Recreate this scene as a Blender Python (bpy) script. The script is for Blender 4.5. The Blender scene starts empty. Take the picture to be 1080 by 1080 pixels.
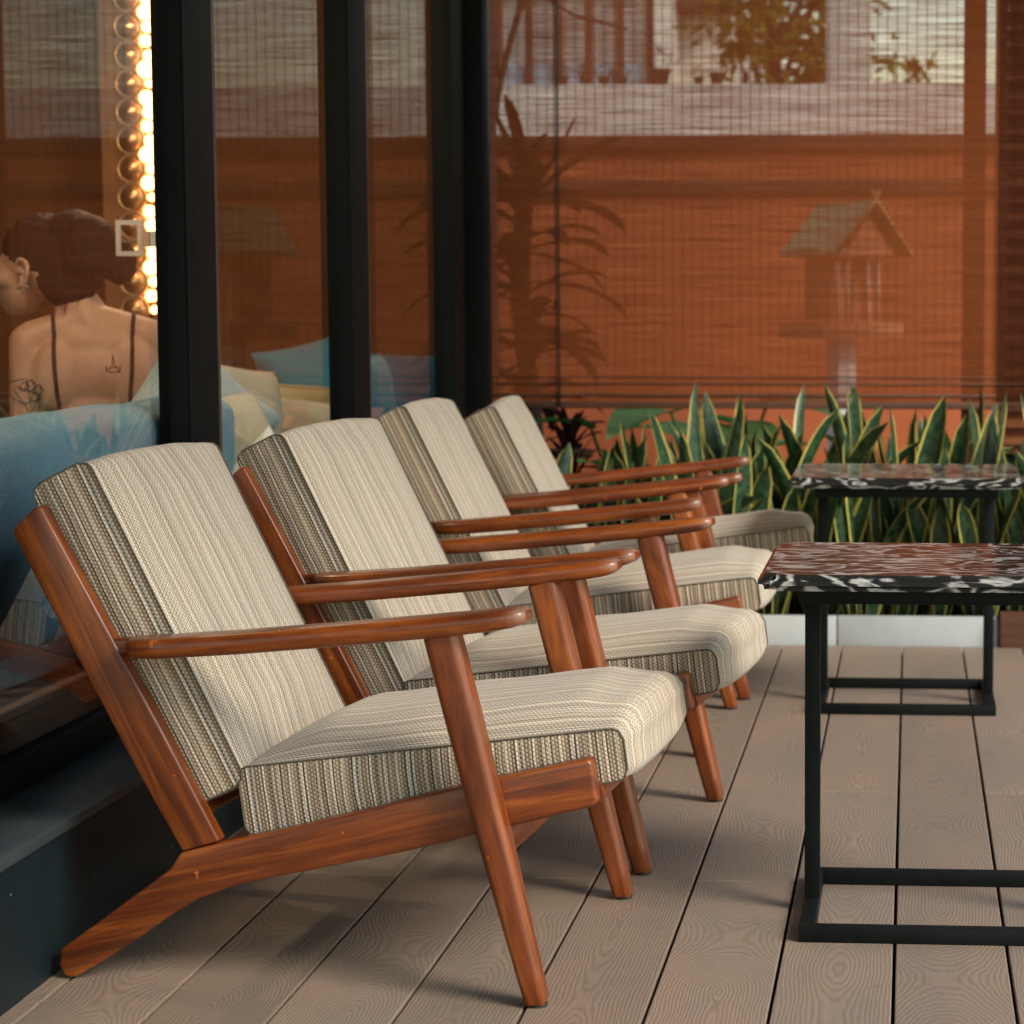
import bpy, bmesh, math, random
from mathutils import Vector, Matrix, noise as mnoise
from mathutils.bvhtree import BVHTree
rad = math.radians
S = bpy.context.scene
C = S.collection
rng = random.Random(7)

# ------------------------------------------------------------------ camera, light, exposure
cd = bpy.data.cameras.new("camera"); cam = bpy.data.objects.new("camera", cd); C.objects.link(cam); S.camera = cam
cd.sensor_fit = 'HORIZONTAL'; cd.sensor_width = 24.0; cd.lens = 24.0*2450/1080
cd.shift_x = (540-800)/1080.0; cd.shift_y = 0.0
cd.clip_start = 0.05; cd.clip_end = 3000
cam.location = (0, 0, 1.0)
PITCH, YAW = 5.1776, 3.7444
cam.rotation_euler = (rad(90-PITCH), 0, rad(YAW))
cd.dof.use_dof = True; cd.dof.focus_distance = 3.6; cd.dof.aperture_fstop = 5.0

W = bpy.data.worlds.new("World"); S.world = W; W.use_nodes = True
nt = W.node_tree; bg = nt.nodes["Background"]
SUN_EL, SUN_AZ = 38.0, 122.0          # azimuth measured clockwise from +Y
sky = nt.nodes.new("ShaderNodeTexSky"); sky.sky_type = 'NISHITA'; sky.sun_disc = False
sky.sun_elevation = rad(SUN_EL); sky.sun_rotation = rad(SUN_AZ); sky.air_density = 1.7; sky.dust_density = 0.4; sky.ozone_density = 1.0
nt.links.new(sky.outputs[0], bg.inputs[0]); bg.inputs[1].default_value = 0.15
sd = bpy.data.lights.new("sun", 'SUN'); sun = bpy.data.objects.new("sun", sd); C.objects.link(sun)
sd.energy = 2.4; sd.angle = rad(22); sd.color = (1.0, 0.91, 0.79)
sdir = Vector((math.sin(rad(SUN_AZ))*math.cos(rad(SUN_EL)), math.cos(rad(SUN_AZ))*math.cos(rad(SUN_EL)), math.sin(rad(SUN_EL))))
sun.rotation_euler = sdir.to_track_quat('Z', 'Y').to_euler(); sun.location = (6, -4, 9)
S.view_settings.view_transform = 'Standard'; S.view_settings.look = 'None'
S.view_settings.gamma = 1.0; S.view_settings.use_curve_mapping = False
S.view_settings.exposure = 0.84
S.render.engine = 'CYCLES'
S.cycles.max_bounces = 10; S.cycles.transparent_max_bounces = 12; S.cycles.glossy_bounces = 5

# ------------------------------------------------------------------ node helpers
class NT:
    def __init__(s, name):
        s.m = bpy.data.materials.new(name); s.m.use_nodes = True; s.t = s.m.node_tree
        s.n = s.t.nodes; s.b = s.n["Principled BSDF"]; s.out = s.n["Material Output"]
    def node(s, typ, **kw):
        n = s.n.new("ShaderNode"+typ)
        for k, v in kw.items(): setattr(n, k, v)
        return n
    def link(s, a, b): s.t.links.new(a, b)
    def put(s, sock, v):
        if hasattr(v, 'links') or isinstance(v, bpy.types.NodeSocket): s.link(v, sock)
        else: sock.default_value = v
    def math(s, op, a, b=0.0, c=0.0, clamp=False):
        n = s.node("Math", operation=op); n.use_clamp = clamp
        for i, v in enumerate((a, b, c)): s.put(n.inputs[i], v)
        return n.outputs[0]
    def mix(s, f, a, b, typ='MIX'):
        n = s.node("Mix", data_type='RGBA', blend_type=typ)
        s.put(n.inputs[0], f)
        for i, v in ((6, a), (7, b)):
            if isinstance(v, (tuple, list)): v = tuple(v)+(1.0,) if len(v) == 3 else v
            s.put(n.inputs[i], v)
        return n.outputs[2]
    def ramp(s, f, stops, interp='LINEAR'):
        n = s.node("ValToRGB"); r = n.color_ramp; r.interpolation = interp
        while len(r.elements) < len(stops): r.elements.new(0.5)
        for e, (p, c) in zip(r.elements, stops):
            e.position = p
            e.color = (c, c, c, 1) if isinstance(c, (int, float)) else tuple(c)+(1.0,)
        s.link(f, n.inputs[0]); return n.outputs[0]
    def uv(s):
        u = s.node("UVMap"); sp = s.node("SeparateXYZ"); s.link(u.outputs[0], sp.inputs[0]); return sp.outputs[0], sp.outputs[1]
    def comb(s, x, y, z=0.0):
        n = s.node("CombineXYZ")
        for i, v in enumerate((x, y, z)): s.put(n.inputs[i], v)
        return n.outputs[0]
    def noise(s, vec=None, scale=5.0, detail=3.0, rough=0.5, dist=0.0, dim='3D', w=None):
        n = s.node("TexNoise", noise_dimensions=dim)
        n.inputs['Scale'].default_value = scale; n.inputs['Detail'].default_value = detail
        n.inputs['Roughness'].default_value = rough; n.inputs['Distortion'].default_value = dist
        if vec is not None: s.link(vec, n.inputs['Vector'])
        if w is not None: s.put(n.inputs['W'], w)
        return n.outputs['Fac']
    def obj(s): return s.node("TexCoord").outputs['Object']
    def bump(s, h, strength=0.3, dist=0.002):
        n = s.node("Bump"); n.inputs['Strength'].default_value = strength; n.inputs['Distance'].default_value = dist
        s.link(h, n.inputs['Height']); s.link(n.outputs[0], s.b.inputs['Normal'])
    def set(s, **kw):
        mp = dict(col='Base Color', rough='Roughness', metal='Metallic', spec='Specular IOR Level', coat='Coat Weight', coatr='Coat Roughness', sub='Subsurface Weight', sheen='Sheen Weight', trans='Transmission Weight')
        for k, v in kw.items():
            if isinstance(v, (tuple, list)): v = tuple(v)+(1.0,)
            s.put(s.b.inputs[mp[k]], v)
        return s

def plain(name, col, rough=0.6, var=0.15, scale=8.0, metal=0.0, **kw):
    m = NT(name); f = m.noise(m.obj(), scale, 4.0, 0.6)
    d = m.ramp(f, [(0.3, tuple(c*(1-var) for c in col)), (0.7, tuple(min(1, c*(1+var)) for c in col))])
    m.set(col=d, rough=rough, metal=metal, **kw); return m.m

# ------------------------------------------------------------------ materials
def wood_mat(name, dark, mid, light, rough=0.3, coat=0.15, gs=1.0, pale_tip=None):
    m = NT(name); u, v = m.uv()
    oi = m.node("ObjectInfo").outputs['Random']
    vv = m.math('ADD', v, m.math('MULTIPLY', oi, 13.0))
    g = m.noise(m.comb(m.math('MULTIPLY', u, 55.0*gs), m.math('MULTIPLY', vv, 3.0*gs)), 1.0, 5.0, 0.62, 0.6)
    p = m.noise(m.comb(m.math('MULTIPLY', u, 420.0*gs), m.math('MULTIPLY', vv, 16.0*gs)), 1.0, 2.0, 0.5)
    c = m.ramp(g, [(0.28, dark), (0.5, mid), (0.72, light)])
    c = m.mix(m.math('MULTIPLY', m.ramp(p, [(0.5, 0.0), (0.68, 1.0)]), 0.45), c, dark)
    big = m.noise(m.comb(m.math('MULTIPLY', u, 9.0), m.math('MULTIPLY', vv, 2.2)), 1.0, 2.0)
    c = m.mix(0.55, c, m.ramp(big, [(0.3, 0.55), (0.7, 1.25)]), 'MULTIPLY')
    sc = m.noise(m.comb(m.math('MULTIPLY', u, 30.0), m.math('MULTIPLY', vv, 30.0)), 1.0, 3.0, 0.7)
    c = m.mix(m.math('MULTIPLY', m.ramp(sc, [(0.70, 0.0), (0.74, 1.0)]), 0.5), c, tuple(min(1, x*2.2+0.03) for x in light))
    if pale_tip:  # blends to a paler brown towards the far end of the part
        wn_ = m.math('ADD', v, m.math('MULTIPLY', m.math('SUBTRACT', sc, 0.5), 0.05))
        c = m.mix(m.math('MULTIPLY', m.ramp(m.math('SUBTRACT', wn_, pale_tip-.5), [(0.49, 0.0), (0.515, 1.0)]), 0.5), c, (0.30, 0.19, 0.125))
    m.set(col=c, rough=m.ramp(g, [(0.2, rough*1.25), (0.8, rough*0.85)]), coat=coat, coatr=0.22)
    m.bump(p, 0.10, 0.001); return m.m
TEAK = wood_mat("varnished_teak", (0.060, 0.0115, 0.0028), (0.205, 0.044, 0.007), (0.38, 0.102, 0.014), 0.34)
TEAKARM = wood_mat('pale_tip_varnished_teak', (0.060, 0.0115, 0.0028), (0.205, 0.044, 0.007), (0.38, 0.102, 0.014), 0.30, pale_tip=0.650)
BRWOOD = wood_mat("brown_timber", (0.05, 0.018, 0.008), (0.10, 0.035, 0.014), (0.16, 0.06, 0.025), 0.6, 0.0)

def fabric_mat(name, boxing):
    m = NT(name); u, v = m.uv()
    wob = m.math('MULTIPLY', m.math('SUBTRACT', m.noise(m.comb(m.math('MULTIPLY', u, 20.0), m.math('MULTIPLY', v, 14.0)), 1.0, 2.0), 0.5), 0.0035)
    us = m.math('ADD', u, wob)
    cream, grey, tan, brown, blk, blu = (0.58, 0.485, 0.370), (0.42, 0.345, 0.262), (0.37, 0.285, 0.195), (0.255, 0.180, 0.110), (0.085, 0.066, 0.048), (0.44, 0.39, 0.31)
    wht, brown2 = (0.68, 0.60, 0.49), (0.20, 0.145, 0.09)
    if boxing:
        per = 0.082
        seq = [(0, tan), (.07, brown), (.13, blk), (.165, cream), (.23, blk), (.262, blu), (.31, brown), (.42, tan), (.45, blk), (.48, cream), (.52, brown), (.60, blk), (.632, grey), (.69, brown), (.74, cream), (.79, blk), (.82, tan), (.90, brown), (.95, cream)]
    else:
        per = 0.052
        seq = [(0, grey), (.10, wht), (.145, brown2), (.18, wht), (.225, tan), (.30, grey), (.42, tan), (.47, cream), (.56, wht), (.60, grey), (.64, tan), (.72, brown2), (.75, cream), (.80, grey), (.90, tan), (.95, cream)]
    fr = m.math('FRACT', m.math('DIVIDE', us, per))
    c = m.ramp(fr, seq, 'CONSTANT')
    # slow shift of the stripe weights from one band to the next
    slow = m.noise(None, 26.0, 1.0, dim='1D', w=us)
    c = m.mix(0.5 if boxing else 0.6, c, m.ramp(slow, [(0.3, 0.75 if boxing else 0.75), (0.7, 1.25 if boxing else 1.2)]), 'MULTIPLY')
    # woven knots: short light stitches along each yarn
    ky = m.math('FRACT', m.math('DIVIDE', u, 0.0050)); kr = m.math('FLOOR', m.math('DIVIDE', u, 0.0050))
    ph = m.math('MULTIPLY', m.math('FRACT', m.math('MULTIPLY', kr, 0.5)), 1.0)
    kx = m.math('FRACT', m.math('ADD', m.math('DIVIDE', v, 0.0066), ph))
    a = m.math('SUBTRACT', 1.0, m.math('ABSOLUTE', m.math('SUBTRACT', m.math('MULTIPLY', kx, 2.0), 1.0)))
    b = m.math('SUBTRACT', 1.0, m.math('ABSOLUTE', m.math('SUBTRACT', m.math('MULTIPLY', ky, 2.0), 1.0)))
    kn = m.math('MULTIPLY', m.math('SMOOTH_MIN', a, b, 0.3), 1.3, clamp=True)
    fine = m.noise(m.comb(m.math('MULTIPLY', u, 700.0), m.math('MULTIPLY', v, 420.0)), 1.0, 2.0, 0.7)
    c = m.mix(1.0, c, m.ramp(kn, [(0.0, 0.50), (0.35, 1.0), (1.0, 1.25)]), 'MULTIPLY')
    c = m.mix(0.8, c, m.ramp(fine, [(0.3, 0.42), (0.7, 1.55)]), 'MULTIPLY')
    c = m.mix(m.math('MULTIPLY', m.math('MULTIPLY', m.ramp(kn, [(0.55, 0.0), (0.8, 1.0)]), 0.35), 1.0), c, cream)
    m.set(col=c, rough=0.95, spec=0.15, sheen=0.15)
    m.bump(kn, 0.55, 0.0014); return m.m
FAB = fabric_mat("striped_weave", False); FABBOX = fabric_mat("striped_weave_boxing", True)
PIPING = plain("seam_cord", (0.10, 0.08, 0.055), 0.9, 0.5, 300.0)

def deck_mat():
    m = NT("composite_boards"); u, v = m.uv()
    bi = m.math('FLOOR', m.math('DIVIDE', v, 40.0))               # board index hidden in the uv offset
    wn = m.node("TexWhiteNoise", noise_dimensions='1D'); m.link(bi, wn.inputs['W']); rnd = wn.outputs['Value']
    u2 = m.math('SUBTRACT', u, m.math('MULTIPLY', m.math('SUBTRACT', rnd, 0.5), 0.05))
    n1 = m.noise(None, 1.0, 1.6, 0.5, dim='1D', w=v)
    dv = m.math('MULTIPLY', m.math('SUBTRACT', n1, 0.5), 0.34)
    wig = m.noise(m.comb(m.math('MULTIPLY', u, 26.0), m.math('MULTIPLY', v, 7.0)), 1.0, 3.0, 0.6)
    r = m.math('SQRT', m.math('ADD', m.math('POWER', u2, 2.0), m.math('POWER', m.math('ABSOLUTE', dv), 2.0)))
    r = m.math('ADD', r, m.math('MULTIPLY', wig, 0.013))
    ring = m.math('FRACT', m.math('MULTIPLY', r, 185.0))
    h = m.math('SUBTRACT', 1.0, m.math('ABSOLUTE', m.math('SUBTRACT', m.math('MULTIPLY', ring, 2.0), 1.0)))
    fine = m.noise(m.comb(m.math('MULTIPLY', u, 600.0), m.math('MULTIPLY', v, 25.0)), 1.0, 2.0)
    blot = m.noise(m.comb(m.math('MULTIPLY', u, 6.0), m.math('MULTIPLY', v, 1.7)), 1.0, 4.0, 0.6)
    c = m.ramp(h, [(0.0, (0.205, 0.142, 0.098)), (0.35, (0.255, 0.182, 0.130)), (1.0, (0.282, 0.205, 0.150))])
    c = m.mix(m.ramp(blot, [(0.42, 0.0), (0.72, 0.75)]), c, (0.20, 0.165, 0.130))
    c = m.mix(m.ramp(blot, [(0.25, 0.5), (0.42, 0.0)]), c, (0.32, 0.185, 0.115))
    c = m.mix(0.35, c, m.ramp(fine, [(0.3, 0.75), (0.7, 1.2)]), 'MULTIPLY')
    c = m.mix(0.5, c, m.ramp(rnd, [(0.0, 0.72), (1.0, 1.28)]), 'MULTIPLY')
    spot = m.noise(m.obj(), 14.0, 2.0, 0.4)
    c = m.mix(m.ramp(spot, [(0.72, 0.0), (0.78, 0.5)]), c, (0.09, 0.08, 0.07))
    m.set(col=c, rough=m.ramp(blot, [(0.3, 0.62), (0.7, 0.48)]), spec=0.4)
    m.bump(m.math('ADD', h, m.math('MULTIPLY', fine, 0.5)), 0.28, 0.001); return m.m
DECK = deck_mat()

def marble_mat():
    m = NT("veined_stone"); o = m.obj(); mp = m.node("Mapping"); m.link(o, mp.inputs[0])
    mp.inputs['Rotation'].default_value = (rad(12), rad(16), rad(-24)); mp.inputs['Scale'].default_value = (10.0, 19.0, 24.0)
    n1 = m.noise(mp.outputs[0], 0.9, 2.5, 0.45, 0.7)
    sp = m.node("SeparateXYZ"); m.link(mp.outputs[0], sp.inputs[0])
    ph = m.math('ADD', m.math('MULTIPLY', n1, 34.0), m.math('MULTIPLY', m.math('ADD', sp.outputs[1], sp.outputs[0]), 3.2))
    b = m.math('SINE', ph)
    fine = m.noise(mp.outputs[0], 9.0, 4.0, 0.65)
    k = m.math('ADD', m.math('ADD', m.math('MULTIPLY', b, 0.36), 0.5), m.math('MULTIPLY', m.math('SUBTRACT', fine, 0.5), 0.55))
    zone = m.noise(mp.outputs[0], 0.5, 1.0, 0.5)
    k = m.math('ADD', k, m.math('MULTIPLY', m.math('SUBTRACT', zone, 0.5), 0.5))
    c = m.ramp(k, [(0.40, (0.014, 0.014, 0.014)), (0.56, (0.06, 0.057, 0.053)), (0.74, (0.27, 0.27, 0.25)), (0.95, (0.46, 0.45, 0.42))])
    m.set(col=c, rough=0.12, spec=0.26); return m.m
MARBLE = marble_mat()
BLACKM = plain("black_steel", (0.006, 0.0075, 0.007), 0.5, 0.25, 30.0, spec=.1)
RUBBER = plain("dark_rubber", (0.02, 0.02, 0.02), 0.8)
FRAME = plain("black_aluminium", (0.004, 0.0055, 0.005), 0.6, 0.2, 6.0, spec=0.10)
FRAMELIP = plain("bronze_aluminium_edge", (0.085, 0.06, 0.042), 0.5, 0.2, 6.0, 0.3)
def base_mat():
    m = NT("teal_black_paint"); f = m.noise(m.obj(), 3.0, 4.0, 0.6)
    c = m.ramp(f, [(0.3, (0.004, 0.008, 0.010)), (0.7, (0.007, 0.015, 0.019))])
    sp = m.noise(m.obj(), 60.0, 2.0, 0.5)
    c = m.mix(m.ramp(sp, [(0.765, 0.0), (0.78, 1.0)]), c, (0.25, 0.27, 0.27))
    m.set(col=c, rough=0.45, spec=.22); return m.m
BASEP = base_mat()
SILLP = plain('slate_paint', (0.035, 0.045, 0.048), 0.35, 0.4, 5.0)
def glass_mat():
    m = NT("window_glass"); m.n.remove(m.b)
    lw = m.node("Fresnel"); lw.inputs['IOR'].default_value = 1.55
    tr = m.node("BsdfTransparent"); tr.inputs[0].default_value = (0.86, 0.90, 0.88, 1)
    gl = m.node("BsdfGlossy"); gl.inputs['Roughness'].default_value = 0.0; gl.inputs[0].default_value = (1, 1, 1, 1)
    mx = m.node("MixShader"); m.link(m.math('MULTIPLY', lw.outputs[0], 1.05, clamp=True), mx.inputs[0])
    m.link(tr.outputs[0], mx.inputs[1]); m.link(gl.outputs[0], mx.inputs[2]); m.link(mx.outputs[0], m.out.inputs[0]); return m.m
GLASS = glass_mat()

def blind_mat(name, col, open_, dense=False):
    """woven reed blind: a sheet of thin reeds with slits, tied by upright strings"""
    m = NT(name); u, v = m.uv(); m.n.remove(m.b)
    reed = m.noise(m.comb(m.math('MULTIPLY', u, 4.0), m.math('MULTIPLY', v, 190.0)), 1.0, 2.5, 0.7)
    coarse = m.noise(m.comb(m.math('MULTIPLY', u, 1.3), m.math('MULTIPLY', v, 48.0)), 1.0, 3.0, 0.65)
    su = m.math('ABSOLUTE', m.math('SUBTRACT', m.math('FRACT', m.math('DIVIDE', m.math('ADD', u, m.math('MULTIPLY', coarse, 0.003)), 0.031)), 0.5))
    string = m.math('LESS_THAN', su, 0.055)
    a = m.math('ADD', m.math('MULTIPLY', m.math('SUBTRACT', reed, 0.5), 1.15), m.math('MULTIPLY', m.math('SUBTRACT', coarse, 0.5), 0.22))
    op = m.math('SUBTRACT', m.math('ADD', open_, a), m.math('MULTIPLY', string, 0.22))
    op = m.math('MINIMUM', m.math('MAXIMUM', op, 0.02), 0.9)
    dark = tuple(c*0.6 for c in col); lt = tuple(c*1.3 for c in col)
    cc = m.ramp(m.math('ADD', m.math('MULTIPLY', coarse, .5), m.math('MULTIPLY', reed, .5)), [(0.3, dark), (0.7, lt)])
    cc = m.mix(m.math('MULTIPLY', string, 0.6), cc, dark)
    df = m.node("BsdfDiffuse"); m.link(cc, df.inputs[0])
    tl = m.node("BsdfTranslucent"); m.link(cc, tl.inputs[0])
    m1 = m.node("MixShader"); m1.inputs[0].default_value = 0.45; m.link(df.outputs[0], m1.inputs[1]); m.link(tl.outputs[0], m1.inputs[2])
    tr = m.node("BsdfTransparent"); m2 = m.node("MixShader"); m.link(op, m2.inputs[0]); m.link(m1.outputs[0], m2.inputs[1]); m.link(tr.outputs[0], m2.inputs[2])
    m.link(m2.outputs[0], m.out.inputs[0]); return m.m
REED = blind_mat("reed_weave", (0.34, 0.096, 0.032), 0.25)
REEDD = blind_mat("dense_reed_weave", (0.10, 0.030, 0.014), 0.16)
REEDIN = blind_mat("indoor_reed_weave", (0.30, 0.125, 0.050), 0.03)

def leaf_mat(name, dark, light, edge):
    m = NT(name); u, v = m.uv()
    du = m.math('ABSOLUTE', m.math('SUBTRACT', u, 0.5))
    n = m.noise(m.comb(m.math('MULTIPLY', u, 3.0), m.math('MULTIPLY', v, 34.0)), 1.0, 3.0, 0.6, 0.8)
    c = m.ramp(n, [(0.40, dark), (0.56, tuple((a+b)/2 for a, b in zip(dark, light))), (0.70, light)])
    wob = m.math('MULTIPLY', m.math('SUBTRACT', m.noise(m.comb(u, m.math('MULTIPLY', v, 9.0)), 1.0, 2.0), 0.5), 0.12)
    c = m.mix(m.math('GREATER_THAN', m.math('ADD', du, wob), 0.42), c, edge)
    m.set(col=c, rough=0.42, spec=0.4); return m.m
SNAKE = leaf_mat("snake_plant_leaf", (0.006, 0.026, 0.009), (0.045, 0.100, 0.040), (0.45, 0.38, 0.09))
def foliage(name, a, b, rough=0.5):
    m = NT(name); f = m.noise(m.obj(), 9.0, 3.0, 0.6); c = m.ramp(f, [(0.3, a), (0.7, b)])
    m.n.remove(m.b); df = m.node("BsdfDiffuse"); tl = m.node("BsdfTranslucent"); mx = m.node("MixShader"); mx.inputs[0].default_value = 0.3
    m.link(c, df.inputs[0]); m.link(c, tl.inputs[0]); m.link(df.outputs[0], mx.inputs[1]); m.link(tl.outputs[0], mx.inputs[2]); m.link(mx.outputs[0], m.out.inputs[0]); return m.m
LIME = foliage("lime_leaf", (0.11, 0.24, 0.07), (0.26, 0.42, 0.16))
GREENL = foliage("mid_green_leaf", (0.04, 0.13, 0.03), (0.09, 0.22, 0.05))
PURPLE = foliage("dark_purple_leaf", (0.018, 0.008, 0.012), (0.05, 0.018, 0.025))
DARKL = foliage("dark_strap_leaf", (0.012, 0.012, 0.006), (0.03, 0.028, 0.012))
TREEL = foliage("olive_tree_leaf", (0.09, 0.10, 0.015), (0.22, 0.20, 0.03))
BARK = plain("bark", (0.05, 0.035, 0.022), 0.9, 0.4, 20.0)
ORANGE = plain("orange_render", (0.46, 0.115, 0.038), 0.85, 0.12, 1.5)
CONC = plain("grey_concrete", (0.70, 0.66, 0.55), 0.85, 0.15, 3.0)
KERB = plain("pale_grey_paint", (0.38, 0.40, 0.40), 0.6, 0.1, 6.0)
SOIL = plain("dark_soil", (0.035, 0.024, 0.016), 0.95, 0.4, 30.0)
GROUND = plain("ground_paving", (0.22, 0.19, 0.16), 0.9, 0.2, 2.0)
UNDER = plain("dark_substrate", (0.006, 0.006, 0.006), 0.95)  # near-black substrate below the gaps between boards

# ------------------------------------------------------------------ mesh helpers
def link_mesh(name, me, parent=None):
    o = bpy.data.objects.new(name, me); C.objects.link(o)
    if parent: o.parent = parent
    return o
def pymesh(name, verts, faces, mats, parent=None, uvs=None, midx=None, smooth=True, loc=None):
    me = bpy.data.meshes.new(name); me.from_pydata([tuple(v) for v in verts], [], faces)
    for m in (mats if isinstance(mats, (list, tuple)) else [mats]): me.materials.append(m)
    if uvs is not None:
        ul = me.uv_layers.new(name="UVMap")
        for p in me.polygons:
            for li, uv in zip(p.loop_indices, uvs[p.index]): ul.data[li].uv = uv
    if midx is not None:
        for p, i in zip(me.polygons, midx): p.material_index = i
    if smooth:
        for p in me.polygons: p.use_smooth = True
    me.update()
    o = link_mesh(name, me, parent)
    if loc: o.location = loc
    return o
def thing(name, label, cat, loc=(0, 0, 0), rz=0, group=None):
    o = bpy.data.objects.new(name, None); C.objects.link(o); o.location = loc; o.rotation_euler = (0, 0, rz)
    o.empty_display_size = 0.1; tag(o, label, cat, group); return o
def tag(o, label, cat, group=None):
    o['label'] = label; o['category'] = cat
    if group: o['group'] = group
    return o
def struct(o): o['kind'] = 'structure'; return o
def from_bm(name, bm, mat, parent=None, smooth=False, sharp=35):
    me = bpy.data.meshes.new(name); bm.normal_update(); bm.to_mesh(me); bm.free()
    for m in (mat if isinstance(mat, (list, tuple)) else [mat]): me.materials.append(m)
    if smooth:
        for p in me.polygons: p.use_smooth = True
        me.set_sharp_from_angle(angle=rad(sharp))
    return link_mesh(name, me, parent)
def boxuv(bm, along='x'):
    ul = bm.loops.layers.uv.verify(); ax = 'xyz'.index(along)
    others = [i for i in range(3) if i != ax]
    for f in bm.faces:
        for l in f.loops:
            c = l.vert.co; l[ul].uv = (c[others[0]]+c[others[1]]*0.83, c[ax])
def add_box(bm, c, s, bev=0.0, rot=None, seg=2):
    r = bmesh.ops.create_cube(bm, size=1.0); vs = r['verts']
    bmesh.ops.scale(bm, vec=s, verts=vs)
    if bev:
        es = list({e for v in vs for e in v.link_edges})
        rr = bmesh.ops.bevel(bm, geom=es, offset=bev, segments=seg, affect='EDGES', profile=0.5)
        vs = list({v for f in rr['faces'] for v in f.verts} | {v for v in vs if v.is_valid})
    if rot is not None: bmesh.ops.rotate(bm, verts=vs, cent=(0, 0, 0), matrix=rot)
    bmesh.ops.translate(bm, verts=vs, vec=c); return vs
def box(name, c, s, mat, parent=None, bev=0.0, along=None, rot=None):
    bm = bmesh.new(); add_box(bm, (0, 0, 0), s, bev)
    if along: boxuv(bm, along)
    if rot is not None: bmesh.ops.rotate(bm, verts=bm.verts[:], cent=(0, 0, 0), matrix=rot)
    bmesh.ops.translate(bm, verts=bm.verts[:], vec=c)
    return from_bm(name, bm, mat, parent, bev > 0)
def span(name, lo, hi, mat, parent=None, bev=0.0, along=None):
    return box(name, [(a+b)/2 for a, b in zip(lo, hi)], [b-a for a, b in zip(lo, hi)], mat, parent, bev, along)
def plank(name, outline, y0, y1, mat, parent, bev=0.005, grain=(1, 0)):
    bm = bmesh.new()
    vs = [bm.verts.new((x, y0, z)) for x, z in outline]; f = bm.faces.new(vs)
    r = bmesh.ops.extrude_face_region(bm, geom=[f])
    bmesh.ops.translate(bm, verts=[v for v in r['geom'] if isinstance(v, bmesh.types.BMVert)], vec=(0, y1-y0, 0))
    bmesh.ops.recalc_face_normals(bm, faces=bm.faces[:])
    es = [e for e in bm.edges if len(e.link_faces) == 2 and e.calc_face_angle(0) > rad(24)]
    bmesh.ops.bevel(bm, geom=es, offset=bev, segments=3, affect='EDGES', profile=0.5, clamp_overlap=True)
    ul = bm.loops.layers.uv.verify(); g = Vector(grain).normalized(); p = Vector((-g.y, g.x))
    for f in bm.faces:
        for l in f.loops:
            c = l.vert.co; q = Vector((c.x, c.z)); l[ul].uv = (q.dot(p)+c.y*0.9, q.dot(g))
    return from_bm(name, bm, mat, parent, True, 40)
def rring(w, d, r, n=6):
    pts = []
    r = min(r, w/2-1e-5, d/2-1e-5)
    for k, (sx, sy) in enumerate(((1, 1), (-1, 1), (-1, -1), (1, -1))):
        for i in range(n+1):
            a = math.pi/2*(k+i/n); pts.append((sx*(w/2-r)+r*math.cos(a), sy*(d/2-r)+r*math.sin(a)))
    return pts
def loft(name, secs, mat, parent, n=6):
    """secs: (centre, axis_a, axis_b, width_a, width_b, radius)"""
    V, F, U = [], [], []; L = 0; prev = None; vl = []
    for (c, a, b, w, d, r) in secs:
        c = Vector(c); ring = rring(w, d, r, n)
        if prev is not None: L += (c-prev).length
        prev = c; vl.append(L)
        for (p, q) in ring: V.append(c+Vector(a)*p+Vector(b)*q)
    k = 4*(n+1); per = [0]
    for i in range(k): per.append(per[-1]+(V[(i+1) % k]-V[i]).length)
    for s in range(len(secs)-1):
        for i in range(k):
            j = (i+1) % k; F.append((s*k+i, s*k+j, (s+1)*k+j, (s+1)*k+i))
            U.append(((per[i], vl[s]), (per[i+1], vl[s]), (per[i+1], vl[s+1]), (per[i], vl[s+1])))
    F.append(tuple(range(k-1, -1, -1))); U.append(tuple((V[i].x, V[i].y) for i in range(k-1, -1, -1)))
    b0 = (len(secs)-1)*k; F.append(tuple(range(b0, b0+k))); U.append(tuple((V[b0+i].x, V[b0+i].y) for i in range(k)))
    o = pymesh(name, V, F, mat, parent, U); o.data.set_sharp_from_angle(angle=rad(50)); return o
def tube_data(path, r, n=8, closed=False):
    V, F = [], []; m = len(path); P = [Vector(p) for p in path]
    for i, p in enumerate(P):
        t = (P[(i+1) % m]-P[i-1]) if closed else (P[min(i+1, m-1)]-P[max(i-1, 0)])
        t = t.normalized() if t.length > 1e-9 else Vector((0, 0, 1))
        up = Vector((0, 0, 1)) if abs(t.z) < 0.9 else Vector((1, 0, 0))
        a = t.cross(up).normalized(); b = a.cross(t); rr = r[i] if isinstance(r, (list, tuple)) else r
        for k in range(n):
            an = 2*math.pi*k/n; V.append(p+a*rr*math.cos(an)+b*rr*math.sin(an))
    for i in range(m if closed else m-1):
        for k in range(n):
            j = (k+1) % n; i2 = (i+1) % m; F.append((i*n+k, i*n+j, i2*n+j, i2*n+k))
    if not closed: F.append(tuple(range(n-1, -1, -1))); F.append(tuple(range((m-1)*n, m*n)))
    return V, F
def tube(name, path, r, mat, parent=None, n=8, closed=False):
    V, F = tube_data(path, r, n, closed); return pymesh(name, V, F, mat, parent)
class MB:
    """collects simple shapes into one mesh"""
    def __init__(s): s.V, s.F, s.U, s.useuv = [], [], [], False
    def add(s, V, F, U=None):
        o = len(s.V); s.V += [Vector(v) for v in V]; s.F += [tuple(i+o for i in f) for f in F]
        if U: s.useuv = True; s.U += U
    def build(s, name, mat, parent=None, smooth=True): return pymesh(name, s.V, s.F, mat, parent, s.U if s.useuv else None, smooth=smooth)
def copy_tree(o, parent=None):
    c = o.copy(); C.objects.link(c)
    if parent: c.parent = parent
    for ch in list(o.children): copy_tree(ch, c)
    return c
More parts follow.
